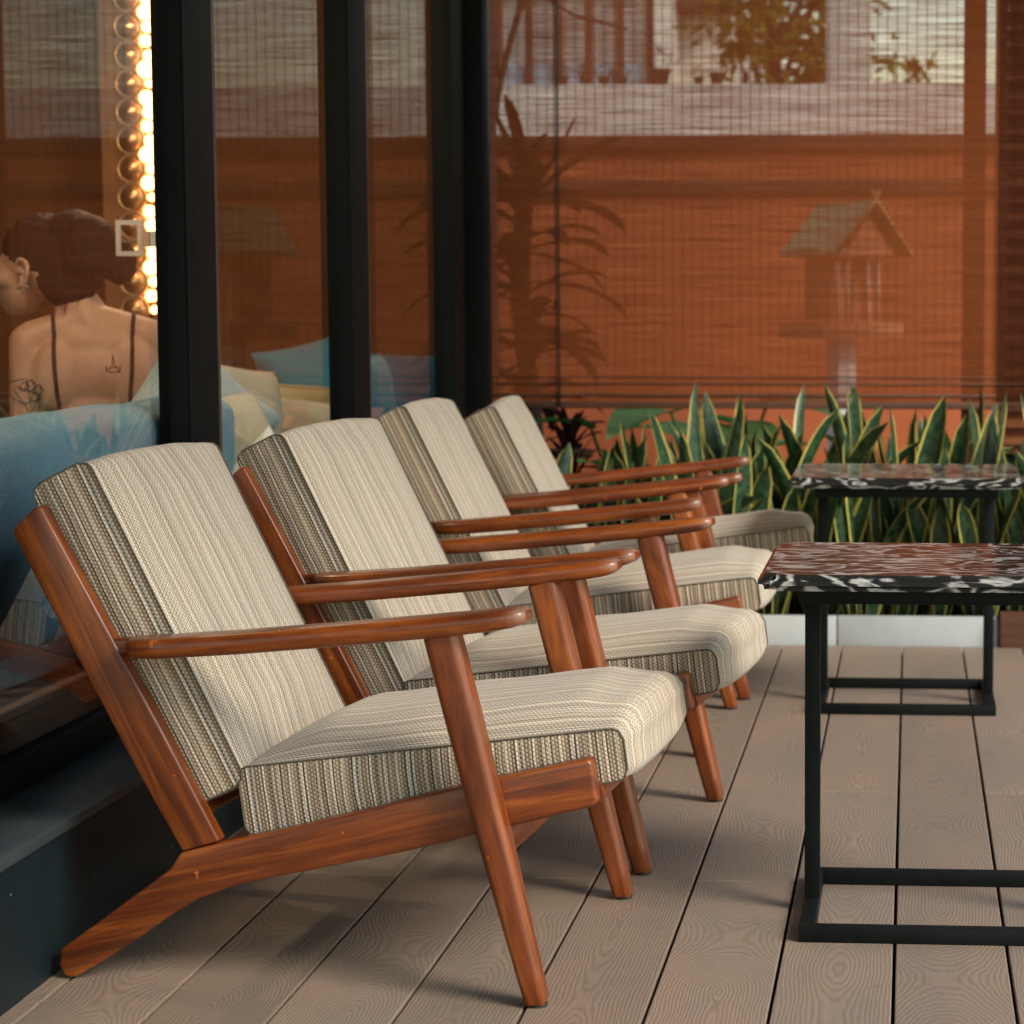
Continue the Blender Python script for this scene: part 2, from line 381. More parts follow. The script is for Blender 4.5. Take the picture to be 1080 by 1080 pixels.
def catmull(P, n=8):
    P = [Vector(p) for p in P]; out = []
    for i in range(len(P)-1):
        p0, p1, p2, p3 = P[max(i-1, 0)], P[i], P[i+1], P[min(i+2, len(P)-1)]
        for k in range(n):
            t = k/n; out.append(0.5*((2*p1)+(p2-p0)*t+(2*p0-5*p1+4*p2-p3)*t*t+(3*p1-p0-3*p2+p3)*t**3))
    out.append(P[-1]); return out

# ------------------------------------------------------------------ ground and deck
g = span('ground', (-900, -900, -0.30), (900, 900, -0.12), GROUND); struct(g)
WALLX = -1.27
def build_deck():
    # X of the gaps between boards: -0.02 + 0.174 k
    bm = bmesh.new(); ul = bm.loops.layers.uv.verify(); idx = 1
    yA = [(-1.9), 0.15, 2.05, 3.94, 5.83, 6.72]; yB = [-1.9, 0.95, 2.85, 4.69, 6.72]
    for k in range(-8, 17):
        x0 = -0.02+0.174*k+0.0026; x1 = x0+0.174-0.0052
        x0 = max(x0, WALLX-0.02)
        if x1 <= x0+0.01: continue
        ys = yA if k % 2 == 0 else yB
        for a, b in zip(ys[:-1], ys[1:]):
            n0 = len(bm.faces); 
            vs = add_box(bm, ((x0+x1)/2, (a+b)/2, -0.012), (x1-x0, b-a-0.0040, 0.024), 0.0018, None, 2)
            bm.faces.ensure_lookup_table()
            for f in bm.faces[n0:] if False else {f for v in vs for f in v.link_faces}:
                for l in f.loops:
                    l[ul].uv = (l.vert.co.x-(x0+x1)/2, l.vert.co.y+3+40*idx)
            idx += 1
    d = from_bm('deck', bm, DECK); struct(d)
    u = span('deck_underlay', (WALLX-0.02, -1.9, -0.119), (3.0, 6.72, -0.028), UNDER); struct(u)
build_deck()

# ------------------------------------------------------------------ cafe front: base, mullions, panes, room behind
cafe = thing('cafe_building', 'black framed glazed cafe front with dark room behind the armchairs', 'building', (-1.4, 4.5, 0))
def cs(name, lo, hi, mat, bev=0.0, along=None):
    off = Vector((-1.4, 4.5, 0)); return span(name, Vector(lo)-off, Vector(hi)-off, mat, cafe, bev, along)
Y0, Y1 = -1.0, 7.7
cs('base_wall', (-1.44, Y0, -0.12), (-1.27, 7.34, 0.205), BASEP, 0.004)
cs('sill', (-1.46, Y0, 0.2055), (-1.262, 7.34, 0.222), SILLP, 0.003)
MY = [1.82, 3.12, 4.42, 5.745, 7.04]
for y in MY:
    m_ = cs('mullion', (-1.455, y, 0.2225), (-1.397, y+0.205, 2.75), FRAME, 0.003)
    off = Vector((-1.4, 4.5, 0))
    span('edge_trim', Vector((-1.452, y+0.2055, 0.2225))-off, Vector((-1.407, y+0.255, 2.75))-off, FRAMELIP, m_, 0.002)
    span('bead', Vector((-1.3968, y+0.002, 0.2225))-off, Vector((-1.3925, y+0.012, 2.75))-off, FRAME, m_, 0.001)
cs('corner_post', (-1.46, 7.345, -0.1), (-1.352, 7.49, 2.75), FRAME, 0.004)
cs('bottom_rail', (-1.452, Y0, 0.2228), (-1.412, MY[0], 0.275), FRAME)
for a, b in zip(MY, MY[1:]): cs('bottom_rail', (-1.452, a+0.2555, 0.2228), (-1.412, b-0.0005, 0.275), FRAME, 0.002)
cs('lintel', (-1.46, Y0, 2.751), (-1.36, 7.49, 2.95), FRAME)
off = Vector((-1.4, 4.5, 0))
for a, b in zip([Y0]+MY, MY+[None]):
    if b is None: continue
    ya = a+0.2555 if a != Y0 else a
    V = [Vector((-1.432, ya, 0.276))-off, Vector((-1.432, b, 0.276))-off, Vector((-1.432, b, 2.75))-off, Vector((-1.432, ya, 2.75))-off]
    pymesh('window_pane', V, [(0, 1, 2, 3)], GLASS, cafe, smooth=False)
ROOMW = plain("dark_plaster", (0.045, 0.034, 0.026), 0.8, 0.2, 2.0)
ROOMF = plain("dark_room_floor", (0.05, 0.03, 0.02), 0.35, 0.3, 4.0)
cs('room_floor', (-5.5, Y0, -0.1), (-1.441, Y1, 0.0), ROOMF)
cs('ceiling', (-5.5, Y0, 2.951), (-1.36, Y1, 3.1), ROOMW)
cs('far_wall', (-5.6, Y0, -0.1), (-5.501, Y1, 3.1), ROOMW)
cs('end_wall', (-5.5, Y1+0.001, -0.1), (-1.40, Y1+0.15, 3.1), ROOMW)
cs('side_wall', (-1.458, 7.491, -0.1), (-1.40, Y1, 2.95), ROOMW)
# reed blind hanging at the end of the room
def reed_sheet(name, x0, x1, y, z0, z1, mat, parent, loc):
    V = [(x0-loc[0], y-loc[1], z0-loc[2]), (x1-loc[0], y-loc[1], z0-loc[2]), (x1-loc[0], y-loc[1], z1-loc[2]), (x0-loc[0], y-loc[1], z1-loc[2])]
    return pymesh(name, V, [(0, 1, 2, 3)], mat, parent, [((x0, z0), (x1, z0), (x1, z1), (x0, z1))], smooth=False)
L_ = (-2.6, 7.62, 0.5)
ib = thing('bamboo_blind', 'brown reed blind hanging inside the cafe on the end wall', 'blind', L_)
reed_sheet('weave', -4.6, -1.5, 7.62, 0.5, 2.9, REEDIN, ib, L_)
box('batten', (0.0, 0.0, 0.0), (3.1, 0.02, 0.03), BRWOOD, ib, 0.004, 'x')

# roof over the terrace, open to the front and to the right
ROOF = True
if ROOF:
    rf = thing('terrace_roof', 'dark boarded roof over the terrace above the armchairs and blinds', 'roof', (0, 4.5, 2.97))
    span('boards', (-1.36, -4.6, 0), (1.25, 2.99, .06), ROOMW, rf)
    span('beam', (1.25, -4.6, -.1), (1.33, 2.99, .06), FRAME, rf)

# ------------------------------------------------------------------ armchairs
def cushion(name, parent, frame, L, T, y0, y1, rads, crown, seat, seed, taper=0.0):
    """frame = origin(x,z), du(x,z), dw(x,z); rads = corner radii (low-start, low-end, top-end, top-start)"""
    o, du, dw = [Vector(p) for p in frame]
    nu, nw, ny = 40, 8, 26
    us = [0.5*(1-math.cos(math.pi*i/nu)) for i in range(nu+1)]
    us = [0.6*u+0.4*i/nu for i, u in enumerate(us)]
    rls, rle, rte, rts = rads
    def edge(u, top):
        x = u*L; h = T/2
        ra, rb = (rts, rte) if top else (rls, rle)
        if x < ra: h = T/2-ra+math.sqrt(max(0, ra*ra-(ra-x)**2))
        elif L-x < rb: h = T/2-rb+math.sqrt(max(0, rb*rb-(rb-(L-x))**2))
        return h if top else -h+taper*u
    G = [[None]*(nw+1) for _ in range(nu+1)]
    for i, u in enumerate(us):
        a, b = edge(u, False), edge(u, True)
        for j in range(nw+1): G[i][j] = (u*L-L/2, a+(b-a)*j/nw)
    loop = [(i, 0) for i in range(nu+1)]+[(nu, j) for j in range(1, nw+1)]+[(i, nw) for i in range(nu-1, -1, -1)]+[(0, j) for j in range(nw-1, 0, -1)]
    K = len(loop); pts = [Vector(G[i][j]) for i, j in loop]
    nrm = []
    for k in range(K):
        t = pts[(k+1) % K]-pts[k-1]; n = Vector((t.y, -t.x)); nrm.append(n.normalized() if n.length > 1e-9 else Vector((0, 1)))
    for _ in range(3): nrm = [(nrm[k-1]+nrm[k]*2+nrm[(k+1) % K]).normalized() for k in range(K)]
    arc = [0.0]
    for k in range(K): arc.append(arc[-1]+(pts[(k+1) % K]-pts[k]).length)
    def w3(p, y): q = o+du*p[0]+dw*p[1]; return Vector((q.x, y, q.y))
    V, F, U, M = [], [], [], []
    def jit(v, amp): 
        q = v*9+Vector((seed*3.1, 0, 0)); return v+Vector((mnoise.noise(q), 0.3*mnoise.noise(q+Vector((5, 5, 5))), mnoise.noise(q+Vector((9, 2, 1)))))*amp
    ys = [0.5*(1-math.cos(math.pi*t/ny)) for t in range(ny+1)]; ys = [0.5*a+0.5*t/ny for t, a in enumerate(ys)]
    for t, yv in enumerate(ys):
        cr = (1-abs(2*yv-1)**3.0)
        for k in range(K):
            ip, jp = loop[k]; uu = us[ip]; top = max(0, nrm[k].y); low = max(0, -nrm[k].y); end = max(0, nrm[k].x); st = max(0, -nrm[k].x)
            wgt = crown[0]*top*min(1.0, (uu*5)**.8, .45+((1-uu)*4)**.9)+crown[1]*low+crown[2]*end+crown[3]*st
            p = pts[k]+nrm[k]*cr*wgt
            v = w3(p, y0+(y1-y0)*yv); V.append(jit(v, 0.0035*min(1, cr*2)))
    for t in range(ny):
        for k in range(K):
            k2 = (k+1) % K
            F.append((t*K+k, (t+1)*K+k, (t+1)*K+k2, t*K+k2))
            ya, yb = (y0+(y1-y0)*ys[t]), (y0+(y1-y0)*ys[t+1])
            U.append(((ya+seed*.137, arc[k]), (yb+seed*.137, arc[k]), (yb+seed*.137, arc[k+1]), (ya+seed*.137, arc[k+1]))); M.append(0)
    for side, yy, t in ((-1, y0, 0), (1, y1, ny)):
        ids = {}
        for k, (i, j) in enumerate(loop): ids[(i, j)] = t*K+k
        for i in range(1, nu):
            for j in range(1, nw):
                bul = 0.007*min(1, 3*min(us[i], 1-us[i]))*math.sin(math.pi*j/nw)+0.0015*mnoise.noise(Vector((us[i]*14, j*.5, seed+side)))
                ids[(i, j)] = len(V); V.append(w3(G[i][j], yy+side*bul))
        for i in range(nu):
            for j in range(nw):
                q = [(i, j), (i+1, j), (i+1, j+1), (i, j+1)]
                if side > 0: q = q[::-1]
                f = [ids[a] for a in q]
                if len(set(f)) < 4: continue
                F.append(tuple(f)); M.append(1)
                U.append(tuple((G[a][b][0]+seed*.21, G[a][b][1]) if seat else (G[a][b][1]+seed*.21, G[a][b][0]) for a, b in q))
    ob = pymesh(name, V, F, [FAB, FABBOX], parent, U, M); ob.data.set_sharp_from_angle(angle=rad(58))
    for yy, s in ((y0, -1), (y1, 1)):
        tube('piping', [w3(p+n*0.0012, yy+s*0.0005) for p, n in zip(pts, nrm)], 0.0015, PIPING, ob, 6, True)
    return ob

def make_chair(seed):
    t = thing('lounge_armchair', '', 'armchair')
    Wd = 0.62
    rail = [(-.728, .020), (-.719, .004), (-.703, .003), (-.66, .029), (-.598, .070), (-.55, .104), (-.511, .128), (-.46, .148), (-.40, .164), (-.333, .179), (-.2, .209), (-.051, .249), (.082, .285), (.088, .292), (.081, .347), (.075, .354), (-.071, .319), (-.215, .280), (-.232, .273), (-.263, .266), (-.36, .240), (-.473, .214), (-.535, .197), (-.552, .172), (-.60, .136), (-.725, .045)]
    upr = [(-.533, .199), (-.60, .318), (-.70, .507), (-.781, .662), (-.778, .672), (-.744, .704), (-.737, .703), (-.66, .562), (-.56, .378), (-.475, .216)]
    rings = []
    for side in (0, 1):
        my = (lambda y: y) if side == 0 else (lambda y: Wd-y)
        a, b = sorted((my(.030), my(.063)))
        plank('side_rail', rail, a, b, TEAK, t, 0.0055, (1, .24))
        a, b = sorted((my(.0315), my(.0585)))
        plank('back_upright', upr, a, b, TEAK, t, 0.004, (-.44, .9))
        d = Vector((-.135, 0, .535)).normalized(); fx = Vector((d.z, 0, -d.x)); ly = Vector((0, 1, 0)); s = []
        for q, w, l, r in ((0.0, .022, .030, .007), (.008, .031, .039, .009), (.05, .034, .041, .0095), (.25, .045, .046, .0115), (.42, .049, .046, .012), (.549, .051, .044, .012)):
            s.append((Vector((0.006, my(.006), 0))+d*q, fx, ly, w, l, r))
        lg = loft('front_leg', s, TEAK, t)
        # bring the bottom of the leg level with the deck
        for v in lg.data.vertices:
            if v.co.z < .006: v.co.z = 0.0045
        z0 = .006
        pymesh('foot_pad', [(0.006+.0135*math.cos(i*math.pi/8), my(.006)+.0135*math.sin(i*math.pi/8), zz) for zz in (0, .006) for i in range(16)],
               [tuple(range(15, -1, -1)), tuple(range(16, 32))]+[(i, (i+1) % 16, 16+(i+1) % 16, 16+i) for i in range(16)], RUBBER, lg, smooth=False)
        A = []
        # x, centre y, centre z, width, height, radius
        for x, cy, cz, w, h, r in ((-.650, .045, .497, .022, .022, .004), (-.606, .045, .501, .024, .023, .004), (-.600, .040, .5015, .030, .023, .006), (-.593, .022, .502, .062, .025, .009), (-.583, .016, .5025, .070, .028, .012), (-.54, .010, .505, .070, .030, .013),
                                   (-.42, .006, .515, .068, .031, .014), (-.28, .003, .529, .066, .031, .014), (-.14, .000, .544, .067, .030, .013), (-.05, -.002, .555, .068, .028, .012), (-.022, -.002, .5595, .064, .026, .011), (-.008, -.002, .562, .054, .021, .009), (-.001, -.002, .5635, .040, .013, .006)):
            A.append(((x, my(cy), cz), (0, 1, 0), (-.095, 0, .995), w, h, r))
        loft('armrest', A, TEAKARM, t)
    fr = [((.074, y, .300), (.97, 0, .26), (-.26, 0, .97), .030, .036, .011) for y in (.0635, .10, .31, .52, Wd-.0635)]
    loft('front_rail', fr, TEAK, t)
    box('stretcher', (-.055, .31, .228), (.020, Wd-.058, .048), TEAK, t, .004, 'y')
    box('rear_crossbar', (-.52, .31, .155), (.022, Wd-.128, .045), TEAK, t, .004, 'y')
    for k in range(5):
        q = k/4; x = -.505-.21*q; z = .265+.39*q
        loft('back_slat', [((x-.02, y, z-.01), (.9, 0, .44), (-.44, 0, .9), .014, .034, .006) for y in (.060, .31, Wd-.060)], TEAK, t)
    a = rad(7.4)
    cushion('seat_cushion', t, ((-.165, .305), (math.cos(a), math.sin(a)), (-math.sin(a), math.cos(a))), .58, .100, .068, Wd-.068, (.013, .014, .016, .015), (.048, .003, .014, .004), True, seed, .027)
    cushion('back_cushion', t, ((-.606, .513), (-.443, .896), (.896, .443)), .525, .098, .064, Wd-.064, (.018, .016, .016, .020), (.024, .0, .004, .010), False, seed+4)
    return t
GRP = 'row of teak lounge armchairs'
chairs = [((-.531, 3.202, 0), 4.6, 'nearest teak lounge armchair with striped beige cushions, its whole side frame in view'),
          ((-.469, 3.975, 0), 7.3, 'second teak armchair from the camera, its striped seat edge beside the nearest chair'),
          ((-.452, 5.030, 0), 1.0, 'third striped teak armchair, set between the second chair and the farthest one'),
          ((-.418, 5.775, 0), -2.4, 'farthest teak armchair with striped cushion, standing close to the snake plants')]
proto = make_chair(1.0)
for i, (loc, rz, lab) in enumerate(chairs):
    c = proto if i == 0 else copy_tree(proto)
    c.location = loc; c.rotation_euler = (0, 0, -rad(rz)); c['label'] = lab; c['group'] = GRP
    for ch in c.children:
        if ch.name.startswith('seat_cushion'): ch.location = ((0, 0, 0), (.006, -.004, .0), (-.004, .003, 0), (.048, .0, .042))[i]; ch.rotation_euler = (rad((0, 0, 0, -3.5)[i]), 0, rad((0, .8, -.6, 1.2)[i]))
        if ch.name.startswith('back_cushion'): ch.location = ((0, 0, 0), (.004, -.003, -.004), (.002, .003, .003), (.050, -.002, -.030))[i]; ch.rotation_euler = (rad((0, .6, -.7, .9)[i]), 0, 0)

# ------------------------------------------------------------------ tables
def make_table(x, yf, W_, D, H, label):
    t = thing('side_table', label, 'table', (x, yf, 0), 0, 'black metal tables with veined stone tops')
    bm = bmesh.new(); add_box(bm, (W_/2, D/2, H-.0125), (W_, D, .025), 0)
    es = [e for e in bm.edges if abs(e.verts[0].co.z-e.verts[1].co.z) > .01]
    bmesh.ops.bevel(bm, geom=es, offset=.02, segments=4, affect='EDGES')
    es = [e for e in bm.edges if abs(e.verts[0].co.z-e.verts[1].co.z) < .001 and len(e.link_faces) == 2 and e.calc_face_angle(0) > .5]
    bmesh.ops.bevel(bm, geom=es, offset=.009, segments=3, affect='EDGES')
    from_bm('table_top', bm, MARBLE, t, True)
    s = .025; x0, x1, y0, y1 = .062, W_-.062, .055, D-.055
    zt = H-.0255
    def bar(name, lo, hi): return span(name, lo, hi, BLACKM, t, .0012)
    for nm, z0, z1 in (('top_frame', zt-s, zt), ('base_frame', .0, s)):
        bm = bmesh.new()
        for lo, hi in (((x0, y0, z0), (x1, y0+s, z1)), ((x0, y1-s, z0), (x1, y1, z1)), ((x0, y0+s+.0003, z0), (x0+s, y1-s-.0003, z1)), ((x1-s, y0+s+.0003, z0), (x1, y1-s-.0003, z1))):
            add_box(bm, [(a+b)/2 for a, b in zip(lo, hi)], [b-a for a, b in zip(lo, hi)], .0012)
        from_bm(nm, bm, BLACKM, t, True)
    ym = (y0+y1)/2
    for xx in (x0+.0008, x1-s-.0008): bar('leg', (xx, ym-.0125, s+.0002), (xx+s, ym+.0125, zt-s-.0002))
    return t
make_table(-.232, 3.505, .58, .50, .585, 'nearer black framed table with veined stone top, cut by the right edge of the photo')
make_table(-.292, 5.525, .565, .52, .580, 'farther black framed stone topped table standing in front of the snake plants')

# ------------------------------------------------------------------ planter
tag(span('planter_kerb', (-1.25, 6.735, -.11), (-.212, 6.765, .083), KERB, None, .003), 'long pale grey board edging the planter, left of the joint behind the tables', 'kerb', 'pale boards edging the planter')
tag(span('planter_kerb', (-.209, 6.733, -.11), (.258, 6.765, .084), KERB, None, .003), 'short pale grey edging board behind the far table legs', 'kerb', 'pale boards edging the planter')
tag(span('timber_planter', (.262, 6.70, -.11), (2.6, 6.765, .10), BRWOOD, None, .006, 'x'), 'brown timber edging board to the right of the pale planter boards', 'kerb')
struct(span('soil', (-1.25, 6.7655, -.118), (2.6, 8.1, .03), SOIL))
def strap_leaf(mb, base, az, lean, length, width, twist, curl, fold=.22, n=12, tip=.35, phase=0.0):
    d = Vector((math.cos(az), math.sin(az), 0)); side = Vector((-math.sin(az), math.cos(az), 0)); V, F, U = [], [], []
    p = Vector(base); ang = lean
    for i in range(n+1):
        s = i/n; ang = lean+curl*s*s
        t = d*math.sin(ang)+Vector((0, 0, 1))*math.cos(ang)
        if i: p = p+t*(length/n)
        tw = phase+twist*s; nn = t.cross(side)
        sd = side*math.cos(tw)+nn*math.sin(tw); nd = t.cross(sd)
        w = width*(.55+.45*min(1, s/.35))*(1 if s < 1-tip else max(.02, math.sqrt(max(0, 1-((s-1+tip)/tip)**1.7))))
        for k, (a, b) in enumerate(((-.5, fold), (-.36, fold*.55), (0, 0), (.36, fold*.55), (.5, fold))): V.append(p+sd*a*w+nd*b*w)
    us = (0, .14, .5, .86, 1)
    for i in range(n):
        for k in range(4):
            F.append((i*5+k, i*5+k+1, i*5+k+6, i*5+k+5)); va, vb = i/n*length+phase, (i+1)/n*length+phase
            U.append(((us[k], va), (us[k+1], va), (us[k+1], vb), (us[k], vb)))
    mb.add(V, F, U)
def snake_plant(x, y, h, nl, seed, label):
    r = random.Random(seed); mb = MB()
    for k in range(nl):
        az = r.uniform(0, 6.28); L = h*r.uniform(.55, 1.0) if k else h
        strap_leaf(mb, (math.cos(az)*.03*r.random(), math.sin(az)*.03*r.random(), 0), az, r.uniform(.02, .30), L, r.uniform(.052, .078), r.uniform(-1.3, 1.6), r.choice((r.uniform(-.15, .4), r.uniform(-.1, .3), r.uniform(.4, 1.1))), r.uniform(.1, .3), phase=r.uniform(0, 6.28))
    o = mb.build('snake_plant', SNAKE); o.location = (x, y, .028); tag(o, label, 'plant', 'snake plants in the planter'); return o
ORD = ['leftmost', 'second', 'third', 'fourth', 'fifth', 'sixth', 'seventh', 'eighth', 'ninth', 'tenth', 'eleventh', 'twelfth', 'thirteenth', 'fourteenth', 'fifteenth', 'sixteenth', 'seventeenth', 'eighteenth', 'nineteenth', 'twentieth', 'twenty-first', 'twenty-second', 'twenty-third', 'twenty-fourth', 'twenty-fifth', 'twenty-sixth', 'twenty-seventh', 'twenty-eighth', 'twenty-ninth', 'thirtieth', 'thirty-first', 'thirty-second', 'thirty-third', 'thirty-fourth']
NP = 34; xs = [-1.16+i*(1.95/(NP-1)) for i in range(NP)]
for i, x in enumerate(xs):
    h = rng.uniform(.58, .78)*(.86 if x < -.86 else 1.0); y = 6.86+(.0 if i % 2 else .20)+rng.uniform(-.03, .05)
    snake_plant(x+rng.uniform(-.02, .02), y, h, 9, 100+i, ('%s snake plant from the left' % ORD[i] if i else 'leftmost snake plant')+' in the planter, yellow edged upright leaves, '+('rear row' if i % 2 == 0 else 'front row'))
# the tall plant whose two leaves stand in front of the blind
mb = MB()
strap_leaf(mb, (.03, 0, 0), math.pi*.98, .06, .74, .050, .35, .25, .2, phase=.9)
strap_leaf(mb, (.04, .01, 0), math.pi*.9, .02, .73, .032, 1.2, .16, .25, phase=2.0)
strap_leaf(mb, (0, 0, 0), .4, .12, .5, .05, .6, .2, .2, phase=.3)
strap_leaf(mb, (.02, .02, 0), 1.9, .1, .55, .05, -.6, .2, .2, phase=1.3)
o = mb.build('snake_plant', SNAKE); o.location = (-.175, 6.95, .028)
tag(o, 'tallest snake plant, two thin leaves reaching up in front of the reed blind', 'plant', 'snake plants in the planter')

# ------------------------------------------------------------------ reed blinds at the end of the terrace
BY = 7.44
L_ = (-.54, BY, .66)
b = thing('bamboo_blind', 'large red brown reed blind lowered behind the snake plants', 'blind', L_)
reed_sheet('weave', -1.349, .272, BY, .675, 2.75, REED, b, L_)
for zz, hh, d in ((.668, .022, .024), (.700, .010, .012), (.737, .006, .010), (.758, .004, .008)):
    box('batten', (-.5385+.54, 0, zz-.66), (1.621, d, hh), BRWOOD, b, .002, 'x')
for xx in (-1.128,):
    tube('pull_cord', [(xx+.54, -.016, 2.09), (xx+.54, -.016, .0)], .0035, RUBBER, b)
tube('pull_cord', [(-1.138+.54, -.012, 2.09), (-1.138+.54, -.012, .0)], .002, RUBBER, b)
L_ = (1.0, BY+.02, .66)
b = thing('bamboo_blind', 'dark reed blind hanging at the right beside the large one', 'blind', L_)
reed_sheet('weave', .262, 1.15, BY+.02, .675, 2.75, REEDD, b, L_)
for zz, hh, d in ((.668, .022, .024), (.737, .006, .010)):
    box('batten', (-.294, 0, zz-.66), (.888, d, hh), BRWOOD, b, .002, 'x')
tag(span('timber_post', (.165, 7.56, -.118), (.235, 7.64, 2.9), BRWOOD, None, .004, 'z'), 'square brown timber post standing behind the right end of the large blind', 'post')
# louvred shutter behind the dark blind
L_ = (.9, 7.95, 0)
lv = thing('louvre_screen', 'brown slatted louvre screen behind the dark blind at far right', 'screen', L_)
LOUV = wood_mat("orange_timber", (0.22, 0.07, 0.025), (0.36, 0.13, 0.05), (0.48, 0.20, 0.08), 0.5, 0.0)
for xx in (.30, 1.05): span('stile', (xx-.9-.02, -.025, .0), (xx-.9+.02, .025, 2.6), LOUV, lv, .003, 'z')
for k in range(44):
    box('slat', (-.225, 0, .08+k*.058), (.708, .010, .080), LOUV, lv, .002, 'x', Matrix.Rotation(rad(-38), 3, 'X'))

# ------------------------------------------------------------------ garden beyond the blind
t = thing('garden_wall', 'orange rendered garden wall with timber cap behind the blind', 'wall', (0, 9.6, 0))
span('wall_face', (-6, 0, -.118), (7, .15, 1.62), ORANGE, t)
span('cap', (-6, -.03, 1.6205), (7, .18, 1.68), BRWOOD, t, .004, 'x')
span('batten', (-6, -.022, 1.44), (7, -.0003, 1.50), BRWOOD, t, .002, 'x')
t2 = tag(span('parapet', (-7, 10.6, -.118), (7, 10.8, 1.98), CONC, None, .01), 'grey concrete parapet rising just above the orange garden wall', 'wall')
# plant pots along the parapet
POT = plain("dark_terracotta", (0.07, 0.035, 0.025), 0.8)
def pot(x, y, z, s, shrub, label):
    t = thing('potted_plant', label, 'potted plant', (x, y, z), 0, 'pots along the grey parapet')
    prof = [(0, 0), (.05, 0), (.07, .10), (.078, .10), (.078, .125), (.066, .125), (.06, .10), (0, .10)]; n = 14
    V = [(a*s*math.cos(2*math.pi*k/n), a*s*math.sin(2*math.pi*k/n), b*s) for a, b in prof for k in range(n)]
    F = [(i*n+k, i*n+(k+1) % n, (i+1)*n+(k+1) % n, (i+1)*n+k) for i in range(len(prof)-1) for k in range(n)]
    pymesh('pot', V, F, POT, t)
    mb = MB(); r = random.Random(x*100)
    for k in range(60):
        a = r.uniform(0, 6.28); hh = r.random()
        rr = (.07 if shrub else .10)*(1-hh*.85 if shrub else math.sin(math.pi*min(.95, hh+.1)))*s*1.2
        c = Vector((rr*math.cos(a), rr*math.sin(a), .11*s+hh*(.55 if shrub else .16)*s))
        d = Vector((r.gauss(0, 1), r.gauss(0, 1), r.gauss(0, 1)+1)).normalized(); e = d.orthogonal().normalized()
        mb.add([c-e*.012*s, c+d*.03*s, c+e*.012*s, c+d*.07*s*r.uniform(.6, 1)], [(0, 1, 3), (1, 2, 3)])
    mb.build('foliage', DARKL, t, False)
for i, (px, s, sh, lab) in enumerate(((595, 1.0, 0, 'small dark pot plant on the parapet, leftmost beside the blind cord'), (618, 1.0, 0, 'small dark pot plant on the parapet, second from the left'), (638, 1.0, 0, 'small dark pot plant on the parapet, third from the left'), (657, 1.0, 0, 'small dark pot plant on the parapet at the edge of the glazed building'),
                                      (698, 1.7, 0, 'round dark pot plant on the parapet in front of the cream house'), (738, .9, 0, 'low dark pot on the parapet left of the cone shaped plant'), (757, 1.3, 1, 'tall cone shaped dark pot plant on the parapet'))):
    pot((px-961)*10.7/2450, 10.7, 1.981, s*.36, sh, lab)
# spirit house on its pedestal
ROOFG = plain("green_grey_tiles", (0.36, 0.46, 0.20), 0.7, 0.3, 40.0)
PEDW = plain('white_painted_pedestal', (0.78, 0.80, 0.78), 0.7)
SHBODY = plain('faded_orange_paint', (0.62, 0.25, 0.12), 0.8)
SHW = plain("weathered_cream_paint", (0.70, 0.52, 0.38), 0.7, 0.2, 15.0)
L_ = (-.262, 8.8, -.118)
sh = thing('spirit_house', 'small shrine house with green gabled roof on a pale pedestal', 'shrine', L_, rad(33)); sh.scale = (.80, .80, 1.0)
z = lambda v: v+.118
span('pedestal', (-.052, -.052, 0), (.052, .052, z(.86)), PEDW, sh, .006)
span('platform', (-.22, -.2, z(.862)), (.22, .22, z(.92)), SHBODY, sh, .006)
span('body', (-.115, -.06, z(.9305)), (.135, .15, z(1.165)), SHBODY, sh)
for xx in (-.105, -.05, .06, .118): 
    tube('column', [(xx, -.13, z(.931)), (xx, -.13, z(1.165))], .012, SHW, sh, 10)
span('lintel', (-.13, -.15, z(1.1655)), (.15, .16, z(1.20)), SHW, sh, .003)
bm = bmesh.new()
ridge = 1.355; ev = 1.165; hw = .205
for s in (-1, 1):
    vs = [bm.verts.new(v) for v in ((.045+s*hw, -.21, z(ev)), (.045+s*hw, .30, z(ev)), (.045-s*.004, .30, z(ridge)), (.045-s*.004, -.21, z(ridge)))]
    f = bm.faces.new(vs); r = bmesh.ops.extrude_face_region(bm, geom=[f]); bmesh.ops.translate(bm, verts=[v for v in r['geom'] if isinstance(v, bmesh.types.BMVert)], vec=(0, 0, .018))
bmesh.ops.recalc_face_normals(bm, faces=bm.faces[:]); from_bm('roof', bm, ROOFG, sh)
span('side_roof', (-.24, -.17, z(1.168)), (-.03, .17, z(1.2)), ROOFG, sh, .01)
bm = bmesh.new()
f = bm.faces.new([bm.verts.new(v) for v in ((-.10, -.18, z(1.17)), (.19, -.18, z(1.17)), (.045, -.18, z(1.325)))]); r = bmesh.ops.extrude_face_region(bm, geom=[f]); bmesh.ops.translate(bm, verts=[v for v in r['geom'] if isinstance(v, bmesh.types.BMVert)], vec=(0, .02, 0))
bmesh.ops.recalc_face_normals(bm, faces=bm.faces[:]); from_bm('gable', bm, SHBODY, sh)
GOLD = plain("faded_gold_trim", (0.45, 0.30, 0.10), 0.5)
for s in (-1, 1): tube('bargeboard', [(.045+s*hw*1.03, -.222, z(ev)), (.045, -.222, z(ridge+.02)), (.045-s*.02, -.222, z(ridge+.055))], .010, GOLD, sh, 6)
